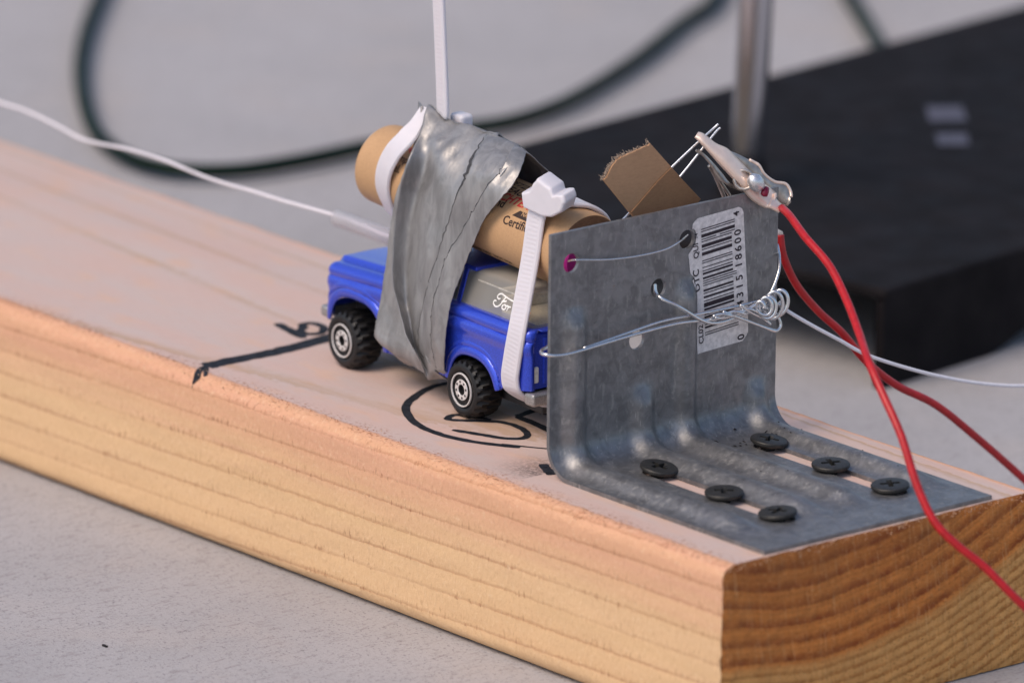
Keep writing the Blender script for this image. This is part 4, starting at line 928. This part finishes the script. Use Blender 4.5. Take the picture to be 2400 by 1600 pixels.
V = fo+[Vector((-79.4, *D['paper'][9][1:])), Vector((-79.4, *D['paper'][10][1:])), Vector((-79.4, *D['paper'][11][1:])), Vector((-79.4, *D['paper'][12][1:]))]
s2 = obj('folded_layer', V, [tuple(range(len(V)))], M['slip_dark'], slip, smooth=False); s2.modifiers.new('s', 'SOLIDIFY').thickness = .35*MM
fv, fq = [], []
for k in range(260):
    p = E_[min(len(E_)-1, int(abs(random.gauss(len(E_)*.42, len(E_)*.3))))]; a = math.radians(random.gauss(140, 28)); L = random.uniform(.2, 1.5 if k % 7 == 0 else .6)
    b = p+Vector((random.uniform(-.2, .2), math.cos(a)*L, math.sin(a)*L)); c = b+Vector((random.uniform(-.3, .3), random.uniform(-.5, .2), random.uniform(-.1, .5)))*.6
    fv, fq = merge((fv, fq), tube([p-Vector((0, math.cos(a), math.sin(a)))*.3, b, c], .045, 4, 2, False))
tag(obj('torn_fibres', fv, fq, M['fluff'], slip), kind='stuff')

# ================================================================ alligator clips and their red wires
DC = -cd                                             # towards the camera side: the clip shows its broad face there
def shell_loft(T_, B_, bulge, n=6, m=9, edge=0.0):
    T_, B_ = catmull(T_, n), catmull(B_, n); k = min(len(T_), len(B_))
    if len(T_) != len(B_):
        r = lambda A, i: A[int(round(i*(len(A)-1)/(k-1)))]; T_, B_ = [r(T_, i) for i in range(k)], [r(B_, i) for i in range(k)]
    V = []
    for i in range(k):
        for j in range(m):
            t = j/(m-1); b = bulge(i/(k-1)) if callable(bulge) else bulge
            V.append(T_[i].lerp(B_[i], t)+DC*b*math.sin(math.pi*t)**.6)
    return V, grid_faces(k, m)
clip = empty('alligator_clip', (-73, 66, 54)); tag(clip, 'shiny nickel alligator clip gripping the igniter wires above the bracket corner', 'clip')
v_, q_ = shell_loft(D['jaw_t'], D['jaw_b'], lambda t: 1.0+1.2*math.sin(math.pi*min(1, t*1.1))); o = obj('upper_jaw', v_, q_, M['nickel'], clip); o.modifiers.new('s', 'SOLIDIFY').thickness = .5*MM
v_, q_ = shell_loft(D['low_t'], D['low_b'], .8); o = obj('lower_jaw', v_, q_, M['nickel_dark'], clip); o.modifiers.new('s', 'SOLIDIFY').thickness = .5*MM
v_, q_ = merge(tube(D['low_leg'], .45, 8, 6), tube(D['low_leg2'], .4, 8, 6)); obj('lower_handle', v_, q_, M['nickel_dark'], clip)
v_, q_ = shell_loft(D['lev_t'], D['lev_b'], .7); o = obj('lever', v_, q_, M['nickel_dark'], clip); o.modifiers.new('s', 'SOLIDIFY').thickness = .6*MM
te = catmull(D['lev_t'], 6); tb('lever_lip', te[10:], .38, M['nickel'], clip, n=1)
spc = Vector(D['spring'][0]); pts = [spc+DC*(-2+k*.085)+(cr*math.cos(k*.55)+cu*math.sin(k*.55))*2.1 for k in range(46)]; tb('spring', pts, .38, M['nickel_dark'], clip, n=1)
a, b = [Vector(p) for p in D['solder']]; ax_ = (b-a).normalized(); V, Q = lathe([(-1.6, .1), (-1.2, 1.1), (-.2, 1.7), (1.2, 1.75), (2.4, 1.3), (3.0, .2)], a-DC*.6, ax_, 24)
V = [p+Vector((0, 0, .18*nz(p.x*1.1, p.y*1.1, p.z*1.1))) for p in V]; obj('solder_blob', V, Q, M['solder'], clip)
a, b = [Vector(p) for p in D['redhole']]; V, Q = lathe([(-.7, .1), (-.5, .7), (.5, .85), (1.3, .8), (1.7, .1)], a+DC*.3, (b-a), 20); obj('core_end', V, Q, M['redgel'], clip)
for a0, nm in ((a, 'x'),): pass
r1 = tb('red_wire', D['red1'], .88, M['red'], None, 18, 10, loc=D['red1'][0]); tag(r1, 'red insulated wire from the upper clip, hanging in front of the plank end', 'wire', 'red wires')
clip2 = empty('alligator_clip', (-76, 80, 46)); tag(clip2, 'alligator clip nearly hidden behind the upright edge of the bracket', 'clip')
e = Vector(D['clip2'][-1]); v_, q_ = lathe([(0, .2), (.3, 1.2), (3, 1.5), (9, 1.9), (16, 1.3), (20, .5)], e+Vector((0, .6, 0)), Vector((-.35, -.85, .42)), 18); obj('jaw', v_, q_, M['nickel'], clip2)
v_, q_ = lathe([(0, .2), (.3, 1.0), (6, 1.2), (12, .9)], e+Vector((-2.4, .4, .4)), Vector((-.15, -.9, .40)), 14); obj('lever', v_, q_, M['nickel_dark'], clip2)
r2 = tb('red_wire', D['red2'][1:], .88, M['red'], None, 18, 10, loc=D['red2'][1]); tag(r2, 'red insulated wire starting behind the edge of the bracket and passing behind the white wire', 'wire', 'red wires')

# ================================================================ steel tie wire and white leads
tw = empty('tie_wire', (-68, 70, 28)); tag(tw, 'bright steel wire looped round the bracket and twisted into a small coil', 'wire')
for k, r in (('wA', .34), ('wB', .30), ('wC', .36), ('wD', .33), ('wE', .34), ('wF', .32)): tb('wire_strand', D[k], r*1.12, M['steel'], tw)
a, b = [Vector(p) for p in D['twist']]; ax_ = (b-a); u = ax_.normalized(); p1 = u.cross(Vector((0, 0, 1))).normalized(); p2 = u.cross(p1)
for ph in (0, math.pi):
    tb('twisted_strand', [a+ax_*(k/40)+(p1*math.cos(k*.42+ph)+p2*math.sin(k*.42+ph))*(.42+.5*(k/40)**2) for k in range(41)], .31, M['steel'], tw, n=1)
cc = [Vector(p) for p in D['coil_c']]; pts = []
for k in range(100):
    t = k/99; c = cc[0].lerp(cc[2], t); rr = 1.7+1.6*t+.30*math.sin(k*.35); an = k*2*math.pi/22
    pts.append(c+Vector((.9*math.cos(an)*rr*.5, -.10*rr+.45*rr*math.cos(an), rr*math.sin(an))))
pts = [p+Vector((.5*nz(i*.09, 1, 1), .9*nz(i*.07, 5, 1), .9*nz(i*.08, 9, 1))) for i, p in enumerate(pts)]; tb('coil', pts, .42, M['steel'], tw, n=2)
hole = tb('wire_staple', D['wG'], .20, M['steel'], None, loc=(-69.6, 34, 47)); tag(hole, 'thin steel wire running between the two upper holes of the bracket', 'wire')
ld = tb('lead_wire', D['lead'], .42, M['white_ins'], None, 12, 10, loc=D['lead'][0]); tag(ld, 'thin white wire running off right from the steel coil', 'wire')
gp = [Vector(p) for p in D['guide']]+[Vector((-140, 54.6, 23)), Vector((-100, 55, 25)), Vector((-84, 57, 28)), Vector((-77, 60, 30)), Vector((-73, 61, 31))]
gw = tb('guide_wire', gp, .38, M['white_ins'], None, 12, 8, loc=gp[0]); tag(gw, 'wavy white guide wire above the plank, entering the clear tube', 'wire')
ta, tbb = [Vector(p) for p in D['tube']]; v_, q_ = lathe([(0, 1.75), (.1, 2.0), (18, 2.0), (24, 2.0)], ta, (tbb-ta), 28)
st = obj('clear_tube', v_, q_, M['tube'], loc=ta); st.modifiers.new('s', 'SOLIDIFY').thickness = .3*MM; tag(st, 'short clear plastic tube threaded on the guide wire beside the bonnet of the truck', 'tube')

# ================================================================ behind: stand with rod, cables
stand = empty('launch_stand', (-250, 250, -38.3)); tag(stand, 'blurred black metal stand with an upright steel rod, behind the plank on the right', 'stand')
ua, va = Vector((-.14, .99, 0)).normalized(), Vector((-.985, -.17, 0)).normalized(); K = Vector((-173, 201, 0))
def KP(u, v_, z): p = K+ua*u+va*v_; return (p.x, p.y, z)
def kslab(u0, u1, v0, v1, z0, z1):
    V = [KP(u, v_, z) for u in (u0, u1) for v_ in (v0, v1) for z in (z0, z1)]; return V, [(0, 1, 3, 2), (4, 6, 7, 5), (0, 4, 5, 1), (2, 3, 7, 6), (0, 2, 6, 4), (1, 5, 7, 3)]
v_, q_ = kslab(0, 420, 0, 152, -17, -14); bevel(obj('top_plate', v_, q_, M['box'], stand, smooth=False), 1.0, 3)
def wall(v0, v1, flip=False):   # side wall with cut-away lower edge beyond its foot
    prof_ = [(0, -38.2), (34, -38.2), (42, -37), (60, -31), (120, -29.5), (300, -29.5), (390, -31), (396, -38.2), (420, -38.2), (420, -17.2), (0, -17.2)]
    n = len(prof_); V = [KP(u, v0, z) for u, z in prof_]+[KP(u, v1, z) for u, z in prof_]
    return V, [tuple(range(n)), tuple(range(n, 2*n))[::-1]]+[(k, (k+1) % n, n+(k+1) % n, n+k) for k in range(n)]
v_, q_ = wall(0.1, 2.6); bevel(obj('side_wall', v_, q_, M['box'], stand, smooth=False), .8, 2)
v_, q_ = wall(149, 151.9); bevel(obj('side_wall', v_, q_, M['box'], stand, smooth=False), .8, 2)
rp = Vector(D['rod'][0]); rt = Vector(D['rodtop'][1]); tb('rod', [rp, rt, rt+(rt-rp)*2.2], 4.2, M['rod'], stand, 24, 4)
v_, q_ = lathe([(0, 7), (1.5, 7), (2.2, 5.5), (7, 4.8), (7.5, 3.2)], rp+Vector((0, 0, .05)), (0, 0, 1), 28); obj('rod_socket', v_, q_, M['box'], stand, sharp=40)
bl = [Vector(p) for p in D['blobs']]
for q in (bl[:4], bl[4:]):
    v_ = [p+Vector((0, 0, .06)) for p in q]; c = sum(v_, Vector())/4; v_ = [c+(p-c)*.88 for p in v_]
    obj('pale_mark', v_, [(0, 1, 2, 3)], M['patch'], stand, smooth=False)
c1 = tb('cable', D['cable'], 2.0, M['cable'], None, 16, 8, loc=(-420, 250, -38.3)); tag(c1, 'dark cable lying in a big open loop on the concrete behind the truck', 'cable')
c2 = tb('cable', D['cable2'], 2.1, M['cable'], None, 16, 8, loc=(-440, 430, -38.3)); tag(c2, 'short run of dark cable reaching the far edge of the black stand', 'cable')

# small dark chips on the concrete in front
for (x, y, L, a, lb) in ((-130.5, -62, 1.5, .4, 'tiny dark chip on the concrete, the longer of the two'), (-84, -66, .9, 1.2, 'tiny black speck on the concrete nearer the plank')):
    v_, q_ = box(x-L/2, x+L/2, y-.25, y+.25, -38.28, -37.9); o = obj('chip', v_, q_, M['char'], loc=(x, y, -38.2), smooth=False); tag(o, lb, 'chip')
